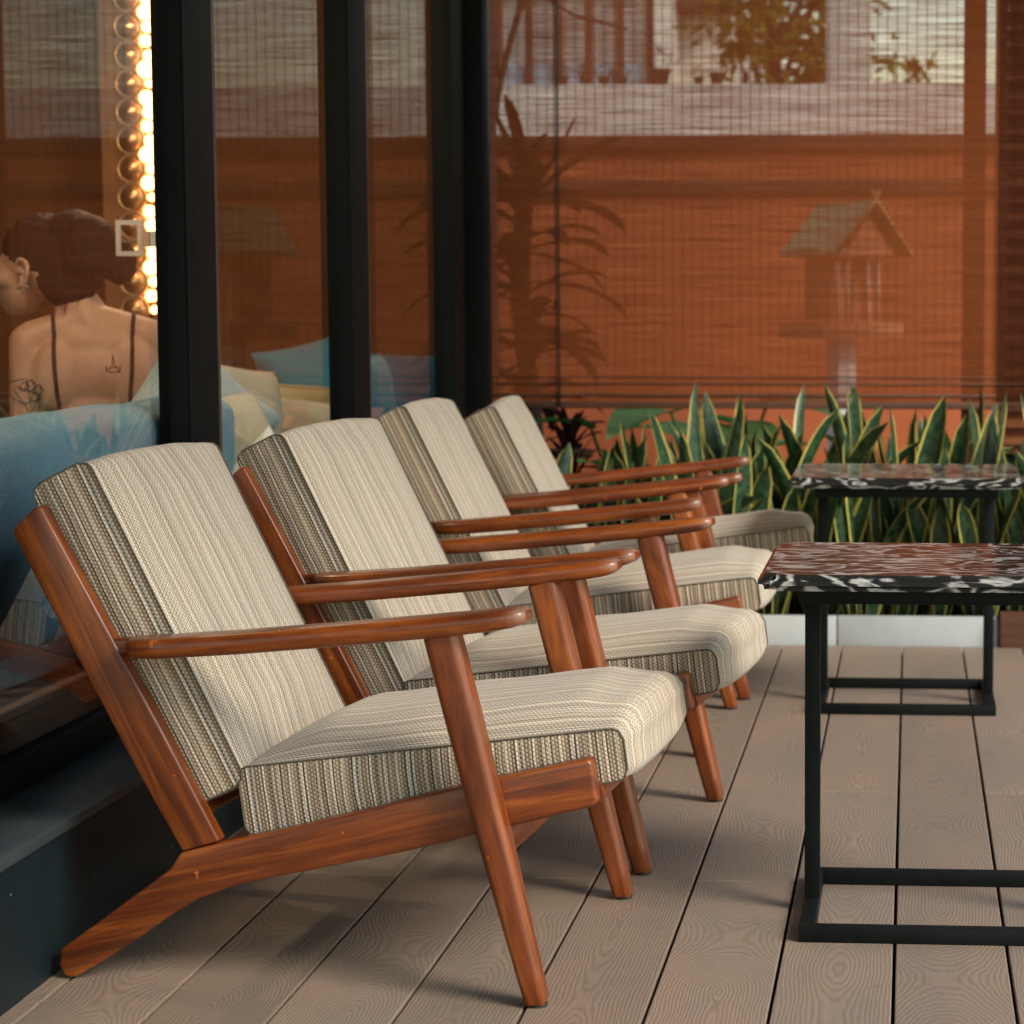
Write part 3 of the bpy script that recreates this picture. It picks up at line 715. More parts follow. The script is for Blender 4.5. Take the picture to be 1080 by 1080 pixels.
# broad leaf plant, purple cordyline and dracaena
def broad_leaf(mb, base, az, stem, tilt, L, Wd, roll=0.0):
    d = Vector((math.cos(az), math.sin(az), 0)); side = Vector((-d.y, d.x, 0)); p = Vector(base)
    q = p+d*stem*.35+Vector((0, 0, stem)); V, F = tube_data([p, (p+q)/2+Vector((0, 0, stem*.08)), q], .006, 5); mb.add(V, F)
    t = d*math.cos(tilt)+Vector((0, 0, 1))*math.sin(tilt); nn = t.cross(side); V, F = [], []; n = 8
    for i in range(n+1):
        s = i/n; w = Wd*math.sin(math.pi*min(1, .08+.92*s)**.75)*.5; c = q+t*L*s-Vector((0, 0, 1))*L*.25*s*s
        V += [c-side*w+nn*w*.25, c, c+side*w+nn*w*.25]
    for i in range(n):
        for k in range(2): F.append((i*3+k, i*3+k+1, i*3+k+4, i*3+k+3))
    mb.add(V, F)
def gpos(px, y): return (px-961)*y/2450
mb = MB(); r = random.Random(5)
for az, st, ti, L, w in ((-1.2, .56, -.2, .34, .26), (-2.2, .60, .0, .32, .25), (-.5, .62, .1, .32, .25), (-1.7, .34, -.3, .26, .2), (2.4, .5, .3, .3, .22), (.6, .45, .3, .26, .2), (-2.9, .36, .0, .26, .2), (-.1, .36, -.1, .26, .2)): broad_leaf(mb, (0, 0, 0), az, st, ti, L, w)
o = mb.build('broad_leaf_plant', LIME); o.location = (gpos(752, 7.9), 7.9, .03); tag(o, 'pale green broad leaved plant behind the snake plants left of the pedestal', 'plant')
mb = MB()
for k in range(9): broad_leaf(mb, (0, 0, 0), r.uniform(0, 6.28), r.uniform(.35, .62), r.uniform(-.3, .5), r.uniform(.18, .27), r.uniform(.09, .15))
o = mb.build('broad_leaf_plant', GREENL); o.location = (gpos(672, 7.75), 7.75, .03); tag(o, 'mid green leafy shrub behind the snake plants, between purple and pale plants', 'plant')
t = thing('cordyline', 'dark purple spiky plant against the orange wall behind the snake plants', 'plant', (gpos(601, 7.6), 7.6, .03))
tube('stem', [(0, 0, 0), (.01, 0, .3), (0, 0, .54)], .012, BARK, t)
mb = MB()
for k in range(34):
    L = r.uniform(.12, .22); strap_leaf(mb, (0, 0, r.uniform(.34, .55)), r.uniform(0, 6.28), r.uniform(.1, 1.5), L, .03, .4, .5, .15, 6, .6)
mb.build('foliage', PURPLE, t)
t = thing('dracaena', 'dark strap leaved dracaena silhouetted behind the left end of the blind', 'plant', (gpos(556, 8.3), 8.3, -.118))
tube('stem', catmull([(0, 0, 0), (.02, 0, .6), (-.03, .02, 1.1), (-.01, 0, 1.50)], 5), .035, BARK, t)
mb = MB()
for az, le, L, cu in ((3.0, .75, .42, .5), (2.6, .35, .46, .25), (.2, .85, .44, .3), (-.3, .7, .38, -.3), (3.5, .1, .40, .2), (.1, .1, .28, .6), (-1.4, .9, .4, .9), (1.5, .8, .4, .9), (3.1, 1.4, .36, .8), (0, 1.5, .4, .9), (-.8, 1.3, .36, 1.0), (-2.2, 1.3, .38, 1.0)):
    strap_leaf(mb, (-.01, 0, 1.46), az, le, L, .088, .6, cu, .15, 10, .5)
for k in range(46):
    strap_leaf(mb, (-.01, 0, .75+.65*r.random()), r.uniform(0, 6.28), r.uniform(.7, 1.9), r.uniform(.25, .42), .07, .4, .9, .15, 8, .5)
mb.build('foliage', DARKL, t)
# trees beyond the parapet
def tree(x, y, h, cw, cz, ch, label, nleaf, seed, lsz=.13):
    t = thing('garden_tree', label, 'tree', (x, y, -.12)); r = random.Random(seed); mb = MB(); V, F = tube_data(catmull([(0, 0, 0), (.05, 0, h*.4), (-.03, .04, h*.75), (0, 0, h)], 4), [.09*(1-.8*i/12) for i in range(13)], 8); mb.add(V, F); tips = []
    for k in range(11):
        a = r.uniform(0, 6.28); b0 = Vector((0, 0, h*r.uniform(.45, .9))); e = Vector((math.cos(a)*cw*r.uniform(.4, .95), math.sin(a)*cw*r.uniform(.4, .95), cz+ch*r.uniform(-.8, .9)))
        V, F = tube_data([b0, (b0+e)/2+Vector((0, 0, .1)), e], [.03, .02, .008], 5); mb.add(V, F); tips.append(e); tips.append((b0+e*2)/3)
    mb.build('trunk', BARK, t); mb = MB()
    for k in range(nleaf):
        c = r.choice(tips)+Vector((r.gauss(0, .22)*cw*.8, r.gauss(0, .22)*cw*.8, r.gauss(0, .2)*ch)); d = Vector((r.gauss(0, 1), r.gauss(0, 1), r.gauss(-.3, .8))).normalized(); e = d.orthogonal().normalized(); L = lsz*r.uniform(.6, 1.2)
        mb.add([c, c+d*L*.5+e*L*.25, c+d*L, c+d*L*.5-e*L*.25], [(0, 1, 2, 3)])
    mb.build('crown', TREEL, t, False)
tree(gpos(818, 15), 15, 3.2, .55, 2.85, .55, 'olive green tree left of the grey concrete column beyond the blind', 900, 3)
tree(gpos(940, 17), 17, 2.7, .32, 2.45, .45, 'small olive tree right of the grey concrete column beyond the blind', 500, 8)
# buildings beyond
tag(span('concrete_column', (gpos(871, 12.5), 12.5, -.12), (gpos(917, 12.5), 12.75, 6), CONC, None, .01), 'tall grey concrete column between two olive trees beyond the parapet', 'column')
BLUEG = NT("blue_grey_glass").set(col=(0.30, 0.42, 0.48), rough=0.25, spec=0.8).m
t = thing('glazed_building', 'blue grey glazed building beyond the left half of the blind', 'building', (-5, 17, -.12))
bx0, bx1 = gpos(300, 17)+5, gpos(690, 17)+5
span('wall', (bx0, .12, 0), (bx1, 6, 9), CONC, t)
for zf in (0, 3.0, 6.0):
    for k in range(12):
        xa = bx0+.08+k*((bx1-bx0-.1)/12); xb = xa+(bx1-bx0-.1)/12-.07
        w = span('window', (xa, .06, zf+.35), (xb, .1195, zf+2.85), BLUEG, t)
for k in range(13): span('fin', (bx0+k*((bx1-bx0-.06)/12), .02, 0), (bx0+k*((bx1-bx0-.06)/12)+.06, .0595, 9), BRWOOD, t)
CREAM = plain("cream_render", (0.72, 0.66, 0.56), 0.85, 0.08, 2.0)
t = thing('cream_house', 'cream rendered house with flat dark eave beyond the middle of the blind', 'building', (gpos(692, 19), 19, -.12))
span('wall', (0.03, 0, 0), (gpos(800, 19)-gpos(692, 19), 5, 3.42), CREAM, t)
span('eave', (-.0, -.4, 3.4205), (gpos(775, 19)-gpos(692, 19), 5, 3.6), BRWOOD, t)
span('window', (.9, -.03, 2.0), (1.0, -.0005, 2.9), BLUEG, t)
# thin bare branch of a frangipani left
t = thing('bare_sapling', 'thin bare leaning sapling behind the left end of the blind', 'tree', (gpos(512, 8.9), 8.9, -.118))
tube('trunk', catmull([(.02, 0, 0), (.0, 0, 1.2), (.05, 0, 1.9), (.25, 0, 2.55)], 6), .013, BARK, t)
for p in (((.06, 0, 1.95), (.0, 0, 2.3), (.03, 0, 2.6)), ((.18, 0, 2.3), (.35, 0, 2.2), (.55, 0, 2.15)), ((.14, 0, 2.2), (.12, 0, 2.6))): tube('branch', p, .007, BARK, t, 6)

# ------------------------------------------------------------------ inside the cafe: bench sofa, cushions, woman, disc column
def fab(name, col, sc=500.0):
    m = NT(name); o = m.obj(); mp = m.node("Mapping"); m.link(o, mp.inputs[0]); mp.inputs['Scale'].default_value = (1.0, 0.3, 1.0)
    f = m.noise(mp.outputs[0], sc, 2.0, 0.6); g2 = m.noise(o, 6.0, 3.0)
    c = m.ramp(f, [(0.3, tuple(x*.72 for x in col)), (0.7, tuple(min(1, x*1.25) for x in col))]); c = m.mix(.4, c, m.ramp(g2, [(.3, .75), (.7, 1.2)]), 'MULTIPLY')
    m.set(col=c, rough=.95, spec=.1, sheen=.2); m.bump(f, .3, .001); return m.m
SOFA = fab("blue_upholstery", (0.17, 0.33, 0.43)); TEALF = fab("teal_cotton", (0.05, 0.20, 0.27)); CREAMF = fab("cream_linen", (0.55, 0.50, 0.38)); OCHRE = fab("khaki_cotton", (0.42, 0.38, 0.22)); PALE = fab("pale_blue_linen", (0.42, 0.52, 0.56)); BLUF = fab("blue_cotton", (0.03, 0.16, 0.30))
s = thing('bench_sofa', 'long blue upholstered bench sofa with its back against the glass', 'sofa', (-1.62, 4.6, 0))
def softbox(name, c, sz, bev, mat, parent, amp=.01, seed=0):
    bm = bmesh.new(); add_box(bm, (0, 0, 0), sz, bev, None, 4)
    long_ = [e for e in bm.edges if e.calc_length() > .12]
    bmesh.ops.subdivide_edges(bm, edges=long_, cuts=10, use_grid_fill=True)
    for v in bm.verts:
        q = (v.co+Vector(c))*5+Vector((seed, seed*2, 0)); v.co += Vector((mnoise.noise(q), mnoise.noise(q+Vector((7, 1, 3))), mnoise.noise(q+Vector((2, 8, 4)))))*amp
    bmesh.ops.translate(bm, verts=bm.verts[:], vec=c); return from_bm(name, bm, mat, parent, True, 70)
softbox('backrest', (.075, -.45, .60), (.16, 1.72, .40), .05, SOFA, s, .012, 1)
softbox('seat', (-.33, -.2, .36), (.62, 2.3, .16), .04, SOFA, s, .008, 2)
span('plinth', (-.60, -1.3, 0), (.10, .95, .279), BRWOOD, s)
s2 = thing('bench_sofa', 'pale upholstered bench behind the farther window panes, holding a row of cushions', 'sofa', (-1.75, 6.75, 0))
softbox('seat', (-.05, .1, .53), (.5, 2.2, .14), .04, PALE, s2, .006, 5)
span('plinth', (-.28, -.98, 0), (.19, 1.18, .459), BRWOOD, s2)
def pillow(name, loc, w, h, th, rot, mat, label, seam=None):
    n = 18; V, F = [], []
    for sgn in (1, -1):
        for i in range(n+1):
            for j in range(n+1):
                a, b = 2*i/n-1, 2*j/n-1
                k = (1-a**4)*(1-b**4); pin = 1-.07*(1-a*a)-.0; pin2 = 1-.07*(1-b*b)
                V.append(Vector((a*w/2*pin2, sgn*th/2*k**.55+.004*mnoise.noise(Vector((a*3, b*3, w*9))), b*h/2*pin)))
    for q in (0, 1):
        o_ = q*(n+1)**2
        for i in range(n):
            for j in range(n):
                f = (o_+i*(n+1)+j, o_+(i+1)*(n+1)+j, o_+(i+1)*(n+1)+j+1, o_+i*(n+1)+j+1); F.append(f if q == 0 else f[::-1])
    bm = bmesh.new(); me = bpy.data.meshes.new('tmp'); me.from_pydata([tuple(v) for v in V], [], F); bm.from_mesh(me); bmesh.ops.remove_doubles(bm, verts=bm.verts[:], dist=.0015); bmesh.ops.recalc_face_normals(bm, faces=bm.faces[:])
    o = from_bm(name, bm, mat, None, True, 80); o.location = loc; o.rotation_euler = [rad(x) for x in rot]; tag(o, label, 'cushion', 'loose cushions on the benches')
    if seam:
        e = [(a*w/2*.93, -.004, h/2*.95+.002*math.sin(a*60)) for a in [k/20-1 for k in range(41)]]; tube('piping', e, .006, seam, o, 6)
    return o
pillow('cushion', (-1.66, 5.60, .69), .34, .34, .13, (-14, 10, 62), CREAMF, 'cream cushion leaning against the post, left in the second pane')
pillow('cushion', (-1.80, 6.98, .69), .32, .40, .15, (-15, -12, 40), TEALF, 'teal cushion standing behind the khaki one in the second pane')
pillow('cushion', (-1.70, 6.36, .635), .40, .29, .13, (-25, 5, 30), OCHRE, 'khaki cushion with corded seam in front of the teal cushion', OCHRE)
pillow('cushion', (-1.60, 6.03, .635), .34, .26, .12, (-40, 8, 35), CREAMF, 'pale cushion lying low in front of the khaki cushion')
pillow('cushion', (-1.57, 7.20, .685), .36, .32, .14, (-12, 3, 38), BLUF, 'deep blue cushion seen through the narrow third pane')
pillow('cushion', (-1.52, 6.42, .69), .3, .34, .12, (-8, 3, 80), TEALF, 'teal cushion at the left edge of the third pane')
pillow('cushion', (-1.62, 5.18, .715), .34, .34, .11, (-18, 40, 38), PALE, 'pale blue cushion with one corner up behind the woman')
pillow('cushion', (-1.565, 5.02, .64), .42, .30, .14, (-40, -14, 40), CREAMF, 'crumpled cream cushion below the pale blue one beside the woman')

def woman():
    yaw = rad(16)       # facing away from the camera and a little to its left
    loc = Vector((-1.90, 5.32, 0))
    t = thing('person', 'woman in a dark strappy top seen from behind through the glass', 'person', loc, yaw)
    # local frame: +y is the way the chest faces, +x her right
    SK = NT("skin"); f = SK.noise(SK.obj(), 14.0, 3.0, .6); SK.set(col=SK.ramp(f, [(.3, (.50, .265, .165)), (.7, (.60, .345, .225))]), rough=.5, sub=.08)
    SK.bump(SK.noise(SK.obj(), 420.0, 3.0, .6), .12, .001); SK.b.inputs['Subsurface Radius'].default_value = (.02, .008, .004)
    bm = bmesh.new()
    def ell(c, s, rot=None):
        r = bmesh.ops.create_uvsphere(bm, u_segments=24, v_segments=14, radius=1.0); bmesh.ops.scale(bm, vec=s, verts=r['verts'])
        if rot is not None: bmesh.ops.rotate(bm, verts=r['verts'], cent=(0, 0, 0), matrix=rot)
        bmesh.ops.translate(bm, verts=r['verts'], vec=c)
    def cap(a, b, ra, rb, n=7):
        a, b = Vector(a), Vector(b); m = max(3, int((b-a).length/min(ra, rb)*2.2))
        for i in range(m+1):
            q = i/m; rr = ra+(rb-ra)*q
            r = bmesh.ops.create_icosphere(bm, subdivisions=2, radius=rr); bmesh.ops.translate(bm, verts=r['verts'], vec=a+(b-a)*q)
    # torso
    ell((0, .02, .47), (.175, .125, .13)); ell((0, .015, .60), (.135, .095, .14)); ell((0, .02, .72), (.128, .092, .14)); ell((0, .015, .83), (.138, .090, .11)); ell((0, .01, .90), (.135, .070, .07))
    for sx in (-1, 1):
        ell((sx*.085, -.045, .825), (.055, .028, .085)); ell((sx*.09, .085, .76), (.055, .05, .055))
        cap((sx*.03, .0, .950), (sx*.138, .0, .915), .040, .044)
        cap((sx*.09, .06, .44), (sx*.10, .43, .47), .085, .062); cap((sx*.10, .43, .47), (sx*.10, .42, .08), .058, .038); cap((sx*.10, .40, .045), (sx*.10, .56, .035), .036, .028)
    cap((0, .005, .93), (-.055, .035, 1.02), .058, .052)
    # head, turned to her left (-x)
    hd = Matrix.Rotation(rad(63), 3, 'Z'); hc = Vector((-.128, .055, 1.072))
    def H(p): return hc+hd @ Vector(p)
    for c, s_ in (((0, -.012, .028), (.074, .094, .092)), ((0, .045, -.02), (.058, .058, .085)), ((0, .058, -.075), (.036, .036, .034))): ell(H(c), s_, hd)
    ell(H((0, .104, -.020)), (.011, .016, .022), hd); ell(H((0, .098, -.060)), (.022, .012, .007), hd); ell(H((0, .096, -.070)), (.020, .012, .007), hd)
    for sx in (-1, 1):
        ell(H((sx*.030, .088, .012)), (.018, .012, .010), hd); ell(H((sx*.048, .055, -.02)), (.022, .03, .022), hd)
    # arms
    cap((-.150, -.005, .905), (-.160, -.03, .66), .044, .036); cap((-.160, -.03, .66), (-.06, .20, .60), .036, .025)
    cap((.150, .0, .905), (.175, .02, .66), .044, .036); cap((.175, .02, .66), (.07, .24, .58), .036, .025)
    for sx, hx in ((-1, (-.06, .20, .60)), (1, (.07, .24, .58))):
        b_ = Vector(hx); d = Vector((-sx*.35, .9, -.15)).normalized(); sdv = Vector((d.y, -d.x, 0)).normalized()
        cap(b_, b_+d*.075, .022, .026)
        for k, L in enumerate((.062, .072, .066, .052)):
            o_ = b_+d*.085+sdv*(k-1.5)*.017; mid = o_+d*L*.55-Vector((0, 0, .006)); cap(o_, mid, .0085, .008); cap(mid, mid+d*L*.4-Vector((0, 0, .018)), .008, .007)
        tb = b_+d*.03-sdv*.022*(1 if sx < 0 else -1); cap(tb, tb+d*.05-sdv*.022*(1 if sx < 0 else -1), .010, .008)
    me = bpy.data.meshes.new('body'); bm.to_mesh(me); bm.free(); ob = bpy.data.objects.new('tmp_body', me); C.objects.link(ob)
    rm = ob.modifiers.new('r', 'REMESH'); rm.mode = 'VOXEL'; rm.voxel_size = .0065
    sm = ob.modifiers.new('s', 'SMOOTH'); sm.factor = .5; sm.iterations = 6
    dg = bpy.context.evaluated_depsgraph_get(); me2 = bpy.data.meshes.new_from_object(ob.evaluated_get(dg)); bpy.data.objects.remove(ob)
    me2.materials.clear(); me2.materials.append(SK.m)
    for p in me2.polygons: p.use_smooth = True
    body = link_mesh('body', me2, t)
    bvh = BVHTree.FromPolygons([v.co for v in me2.vertices], [tuple(p.vertices) for p in me2.polygons])
    def snap(p, off=.001):
        h = bvh.find_nearest(Vector(p)); return h[0]+h[1]*off
    # ear (her left one faces the camera side)
    EARM = SK.m
    e0 = H((-.072, -.012, -.010)); eo = hd @ Vector((-1, 0, 0)); ef = hd @ Vector((0, 1, 0))
    def E(a, b, c=0): return e0+ef*a+Vector((0, 0, b))+eo*c
    V, F = tube_data(catmull([E(.012, .004, .006), E(.014, .022, .010), E(.002, .034, .016), E(-.016, .026, .020), E(-.018, .006, .020), E(-.010, -.014, .016), E(.0, -.028, .010), E(.008, -.020, .004)], 5), .0055, 8)
    mb = MB(); mb.add(V, F)
    fan = [E(0, 0, .004)]+[E(.012*math.cos(k*.6), .004+.026*math.sin(k*.6), .008) for k in range(11)]; mb.add(fan, [(0, k, k+1) for k in range(1, 11)])
    mb.build('ear', SK.m, t)
    SIL = plain("silver", (.7, .68, .64), .2, .05, 5, 1.0)
    for a, b in ((.002, -.030), (-.008, -.026), (.012, -.020)):
        tube('earring', [E(a+.006*math.cos(k*.628), b-.006+.008*math.sin(k*.628), .012) for k in range(10)], .0014, SIL, t, 6, True)
    # hair pinned up
    HAIRM = NT("dark_hair"); u = HAIRM.noise(HAIRM.obj(), 60.0, 3.0, .6, 1.0); HAIRM.set(col=HAIRM.ramp(u, [(.3, (.006, .004, .003)), (.7, (.020, .011, .008))]), rough=.55, spec=.2)
    hm_ = HAIRM.node('Mapping'); HAIRM.link(HAIRM.obj(), hm_.inputs[0]); hm_.inputs['Scale'].default_value = (60, 60, 420); HAIRM.bump(HAIRM.noise(hm_.outputs[0], 1.0, 3.0, .6, 1.5), .9, .004)
    bm = bmesh.new()
    def hell(c, s_, R=hd):
        r = bmesh.ops.create_uvsphere(bm, u_segments=28, v_segments=16, radius=1.0); bmesh.ops.scale(bm, vec=s_, verts=r['verts']); bmesh.ops.rotate(bm, verts=r['verts'], cent=(0, 0, 0), matrix=R); bmesh.ops.translate(bm, verts=r['verts'], vec=c)
    hell(H((0, -.020, .046)), (.081, .100, .088)); hell(H((0, -.065, .000)), (.070, .066, .080)); hell(H((0, -.085, -.040)), (.050, .060, .058))
    hell(H((-.02, -.150, .050)), (.060, .070, .080)); hell(H((-.005, -.215, .020)), (.040, .040, .055)); hell(H((0, -.10, .080)), (.062, .07, .062)); hell(H((0, -.12, .0)), (.055, .05, .06))
    me = bpy.data.meshes.new('hair'); bm.to_mesh(me); bm.free(); ob = bpy.data.objects.new('tmp_hair', me); C.objects.link(ob)
    rm = ob.modifiers.new('r', 'REMESH'); rm.mode = 'VOXEL'; rm.voxel_size = .006; sm = ob.modifiers.new('s', 'SMOOTH'); sm.factor = .5; sm.iterations = 4
    dg = bpy.context.evaluated_depsgraph_get(); me3 = bpy.data.meshes.new_from_object(ob.evaluated_get(dg)); bpy.data.objects.remove(ob)
    me3.materials.clear(); me3.materials.append(HAIRM.m)
    for v in me3.vertices:
        q = v.co; v.co += v.normal*(.003*mnoise.noise(Vector((q.x*25, q.y*25, q.z*90)))+.002*mnoise.noise(q*120))
    for p in me3.polygons: p.use_smooth = True
    hair = link_mesh('hair', me3, t)
    mb = MB(); r = random.Random(4)
    for k in range(26):
        b0 = H((r.uniform(-.05, .03), -.14-r.random()*.05, .02+r.random()*.07)); dirn = hd @ Vector((r.uniform(-.4, .4), -1, r.uniform(-.9, 1.2))).normalized()
        V, F = tube_data([b0, b0+dirn*.03, b0+dirn*.055+Vector((0, 0, -.01))], [.002, .0015, .0006], 4); mb.add(V, F)
    for k in range(18):
        b0 = H((r.uniform(-.045, .03), -.085-r.random()*.03, -.045)); V, F = tube_data([b0, b0+Vector((r.uniform(-.01, .01), -.008, -.03)), b0+Vector((r.uniform(-.015, .015), -.005, -.06))], [.0014, .001, .0005], 4); mb.add(V, F)
    mb.build('loose_strands', HAIRM.m, hair)
    # claw clip: a square ring, a hinge and a back plate
    CL = plain("pearl_plastic", (.58, .52, .46), .25, .08, 10); CP = plain("peach_plastic", (.62, .34, .22), .3)
    vx = Vector((math.cos(-yaw), math.sin(-yaw), 0))
    cc = Vector((.088, -.085, 1.145)); ay = Vector((1, -.12, 0)).normalized(); az_ = Vector((0, 0, 1)); nn = ay.cross(az_)
    mb = MB()
    for (a0, a1, b0, b1) in ((-.030, .030, .030, .041), (-.030, .030, -.041, -.030), (-.030, -.019, -.030, .030), (.019, .030, -.030, .030)):
        P = [cc+ay*a+az_*b+nn*c for c in (-.005, .005) for a, b in ((a0, b0), (a1, b0), (a1, b1), (a0, b1))]
        mb.add(P, [(3, 2, 1, 0), (4, 5, 6, 7), (0, 1, 5, 4), (1, 2, 6, 5), (2, 3, 7, 6), (3, 0, 4, 7)])
    clip = mb.build('hair_clip', CL, t, False)
    mb = MB()
    for (a0, a1, b0, b1) in ((.031, .046, -.020, .016),):
        P = [cc+ay*a+az_*b+nn*c for c in (-.009, .009) for a, b in ((a0, b0), (a1, b0), (a1, b1), (a0, b1))]
        mb.add(P, [(3, 2, 1, 0), (4, 5, 6, 7), (0, 1, 5, 4), (1, 2, 6, 5), (2, 3, 7, 6), (3, 0, 4, 7)])
    mb.build('hinge', CP, clip, False)
    mb = MB()
    P = [cc+ay*a+az_*b+nn*c for c in (-.006, .004) for a, b in ((.0465, -.02), (.066, -.02), (.066, .016), (.0465, .016))]
    mb.add(P, [(3, 2, 1, 0), (4, 5, 6, 7), (0, 1, 5, 4), (1, 2, 6, 5), (2, 3, 7, 6), (3, 0, 4, 7)]); mb.build('jaw', CL, clip, False)
    # top: straps and body of a camisole
    BLK = fab("black_cotton", (.018, .018, .02))
    def ribbon(pts, w):
        P = [snap(p, .0022) for p in catmull(pts, 8)]; V, F = [], []
        for i, p in enumerate(P):
            tt = (P[min(i+1, len(P)-1)]-P[max(i-1, 0)]).normalized(); nrm_ = bvh.find_nearest(p)[1]; sd_ = tt.cross(nrm_).normalized()
            V += [p-sd_*w/2, p-sd_*w*.25+nrm_*.0015, p+sd_*w*.25+nrm_*.0015, p+sd_*w/2]
        for i in range(len(P)-1):
            for k in range(3): F.append((i*4+k, i*4+k+1, i*4+k+5, i*4+k+4))
        return V, F
    mb = MB()
    for sx in (-1, 1):
        V, F = ribbon([(sx*.075, .10, .86), (sx*.085, .03, .965), (sx*.088, -.04, .93), (sx*.085, -.09, .83), (sx*.075, -.09, .74), (sx*.070, -.09, .685)], .0095); mb.add(V, F)
    mb.build('strap', BLK, t)
    V, F = [], []; nth = 40; zs = [.69, .66, .62, .56, .50, .44]
    for zz in zs:
        for k in range(nth):
            an = 2*math.pi*k/nth; rr = bvh.ray_cast(Vector((.30*math.cos(an), .02+.30*math.sin(an), zz)), Vector((-math.cos(an), -math.sin(an), 0)))
            V.append(Vector((.155*math.cos(an), .02+.110*math.sin(an), zz)))
    for a in range(len(zs)-1):
        for k in range(nth): F.append((a*nth+k, a*nth+(k+1) % nth, (a+1)*nth+(k+1) % nth, (a+1)*nth+k))
    pymesh('camisole', V, F, BLK, t)
    # fine line tattoos
    INK = plain("tattoo_ink", (.06, .05, .05), .7)
    vd = Vector((-.33, .94, -.03)); vd = Matrix.Rotation(-yaw, 3, 'Z') @ vd; vd.normalize(); rt = vd.cross(Vector((0, 0, 1))).normalized(); up = rt.cross(vd)
    def ink(name, centre, polys, rr):
        mb = MB()
        for pl in polys:
            P = []
            for i in range(len(pl)-1):
                for k in range(5):
                    q = k/5; a = pl[i][0]*(1-q)+pl[i+1][0]*q; b_ = pl[i][1]*(1-q)+pl[i+1][1]*q
                    h = bvh.ray_cast(Vector(centre)-vd*.5+rt*a+up*b_, vd)
                    if h[0] is not None: P.append(h[0]+h[1]*.0006)
            if len(P) > 2: V, F = tube_data(P, rr, 5); mb.add(V, F)
        if mb.V: mb.build(name, INK, body)
    fl = lambda x, y, q: [(x+q*math.cos(k*1.2566)*(1 if k % 2 else .55), y+q*math.sin(k*1.2566)) for k in range(7)]
    ink('tattoo', (-.155, -.03, .785), [[(-.035, .03), (.005, .038), (.012, -.045), (-.035, .03)], [(-.02, .02), (.03, .0), (.012, -.045)], fl(.012, .022, .014), fl(.03, .012, .012), fl(.022, -.004, .013), fl(-.002, .02, .012), [(-.03, -.005), (-.005, -.02), (.03, -.012)]], .0013)
    ink('tattoo', (.045, -.08, .85), [[(-.016, -.012), (-.016, .004), (-.013, -.010), (-.009, -.010), (-.008, .0), (-.004, -.004), (0, .03), (.003, -.004), (.008, .002), (.010, -.010), (.014, -.010), (.015, .004), (.016, -.012), (-.016, -.012)]], .0010)
    return t
woman()

# unseen warm fill lamp, added to light the woman on the bench
t = thing('added_fill_lamp', 'added fill lamp in pendant form above the woman, out of view', 'lamp', (-1.95, 4.45, 1.95))
BULB = NT("warm_bulb"); BULB.b.inputs['Emission Color'].default_value = (1.0, .72, .45, 1); BULB.b.inputs['Emission Strength'].default_value = 12.0
bm = bmesh.new(); bmesh.ops.create_uvsphere(bm, u_segments=20, v_segments=12, radius=.055); from_bm('bulb', bm, BULB.m, t, True)
V = []; F = []; prof = [(.02, .14), (.06, .12), (.13, .06), (.16, -.01), (.155, -.01), (.125, .055), (.055, .112), (.02, .132)]
for a, b in prof: V += [(a*math.cos(2*math.pi*i/28), a*math.sin(2*math.pi*i/28), b) for i in range(28)]
F = [(j*28+i, j*28+(i+1) % 28, (j+1)*28+(i+1) % 28, (j+1)*28+i) for j in range(len(prof)-1) for i in range(28)]
pymesh('lamp_shade', V, F, plain("brass_shade", (.5, .33, .12), .35, .1, 10, .9), t)
tube('cord', [(0, 0, .13), (0, 0, 1.0)], .004, RUBBER, t)
pd = bpy.data.lights.new('added_fill_light', 'POINT'); pd.energy = 15; pd.color = (1.0, .74, .5); pd.shadow_soft_size = .06
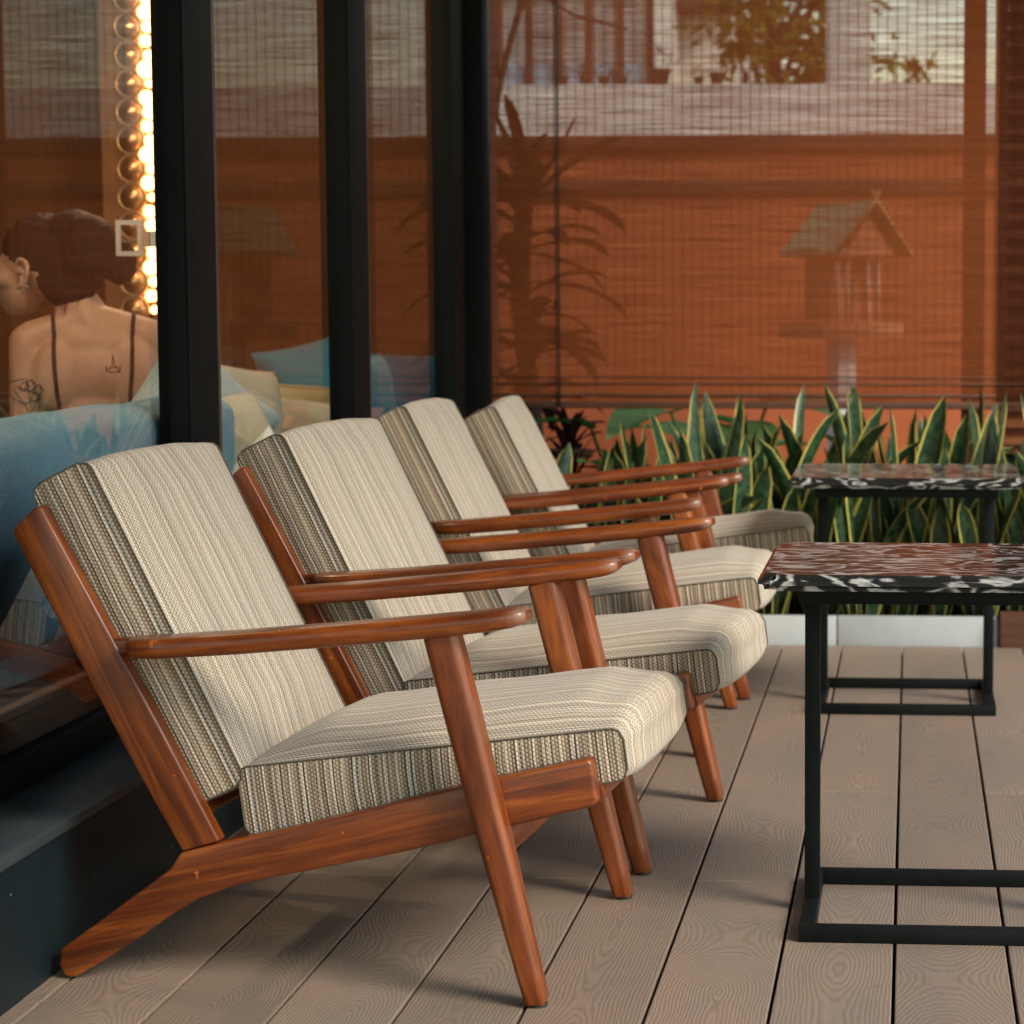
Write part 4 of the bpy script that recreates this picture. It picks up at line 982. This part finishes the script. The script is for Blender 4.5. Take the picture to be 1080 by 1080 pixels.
pl_ = bpy.data.objects.new('added_fill_light', pd); C.objects.link(pl_); pl_.parent = t; pl_.location = (0, 0, -.075)

t['group'] = 'added fill lamps over the bench'
t2_ = copy_tree(t); t2_.location = (-1.95, 6.1, 2.05); t2_['label'] = 'added fill lamp in pendant form above the row of loose cushions, out of view'; t2_['group'] = 'added fill lamps over the bench'  # second added fill lamp, brightens the loose cushions

# column of copper discs with a warm light strip
t = thing('disc_column', 'column of round copper discs edged by small warm bulbs inside the cafe', 'lamp', (-2.345, 6.9, .93))
COP = plain("copper_discs", (.60, .32, .15), .32, .15, 8, .85)
EM = NT("warm_strip_light"); EM.b.inputs['Emission Color'].default_value = (1.0, .50, .16, 1); EM.b.inputs['Emission Strength'].default_value = 5.0; EM.set(col=(.8, .5, .3))
span('back_panel', (-.10, .05, -.02), (.095, .08, 1.75), plain("copper_panel", (.30, .12, .05), .35, .2, 10, .8), t)
for k in range(20):
    bm = bmesh.new(); bmesh.ops.create_uvsphere(bm, u_segments=14, v_segments=10, radius=.019+.004*((k*7) % 3)); bmesh.ops.translate(bm, verts=bm.verts[:], vec=(.052, .022, .045+(k+.5)*.0845)); bmesh.ops.scale(bm, vec=(1, 1, 1), verts=bm.verts[:]); from_bm('light_bulb', bm, EM.m, t, True)
    bm = bmesh.new(); bmesh.ops.create_uvsphere(bm, u_segments=14, v_segments=10, radius=.013+.003*((k*5) % 4)); bmesh.ops.translate(bm, verts=bm.verts[:], vec=(.060, .022, .045+k*.0845)); from_bm('light_bulb', bm, EM.m, t, True)
for k in range(20):
    n = 20; prof = [(.047, .0), (.047, .009), (.041, .014), (.039, .009), (.032, .018), (.018, .028), (0.0005, .032)]
    V = [(a*math.cos(2*math.pi*i/n), -b, a*math.sin(2*math.pi*i/n)) for a, b in prof for i in range(n)]
    F = [(j*n+i, j*n+(i+1) % n, (j+1)*n+(i+1) % n, (j+1)*n+i) for j in range(len(prof)-1) for i in range(n)]
    o = pymesh('disc', V, F, COP, t); o.location = (.0, .029, .045+k*.0845)
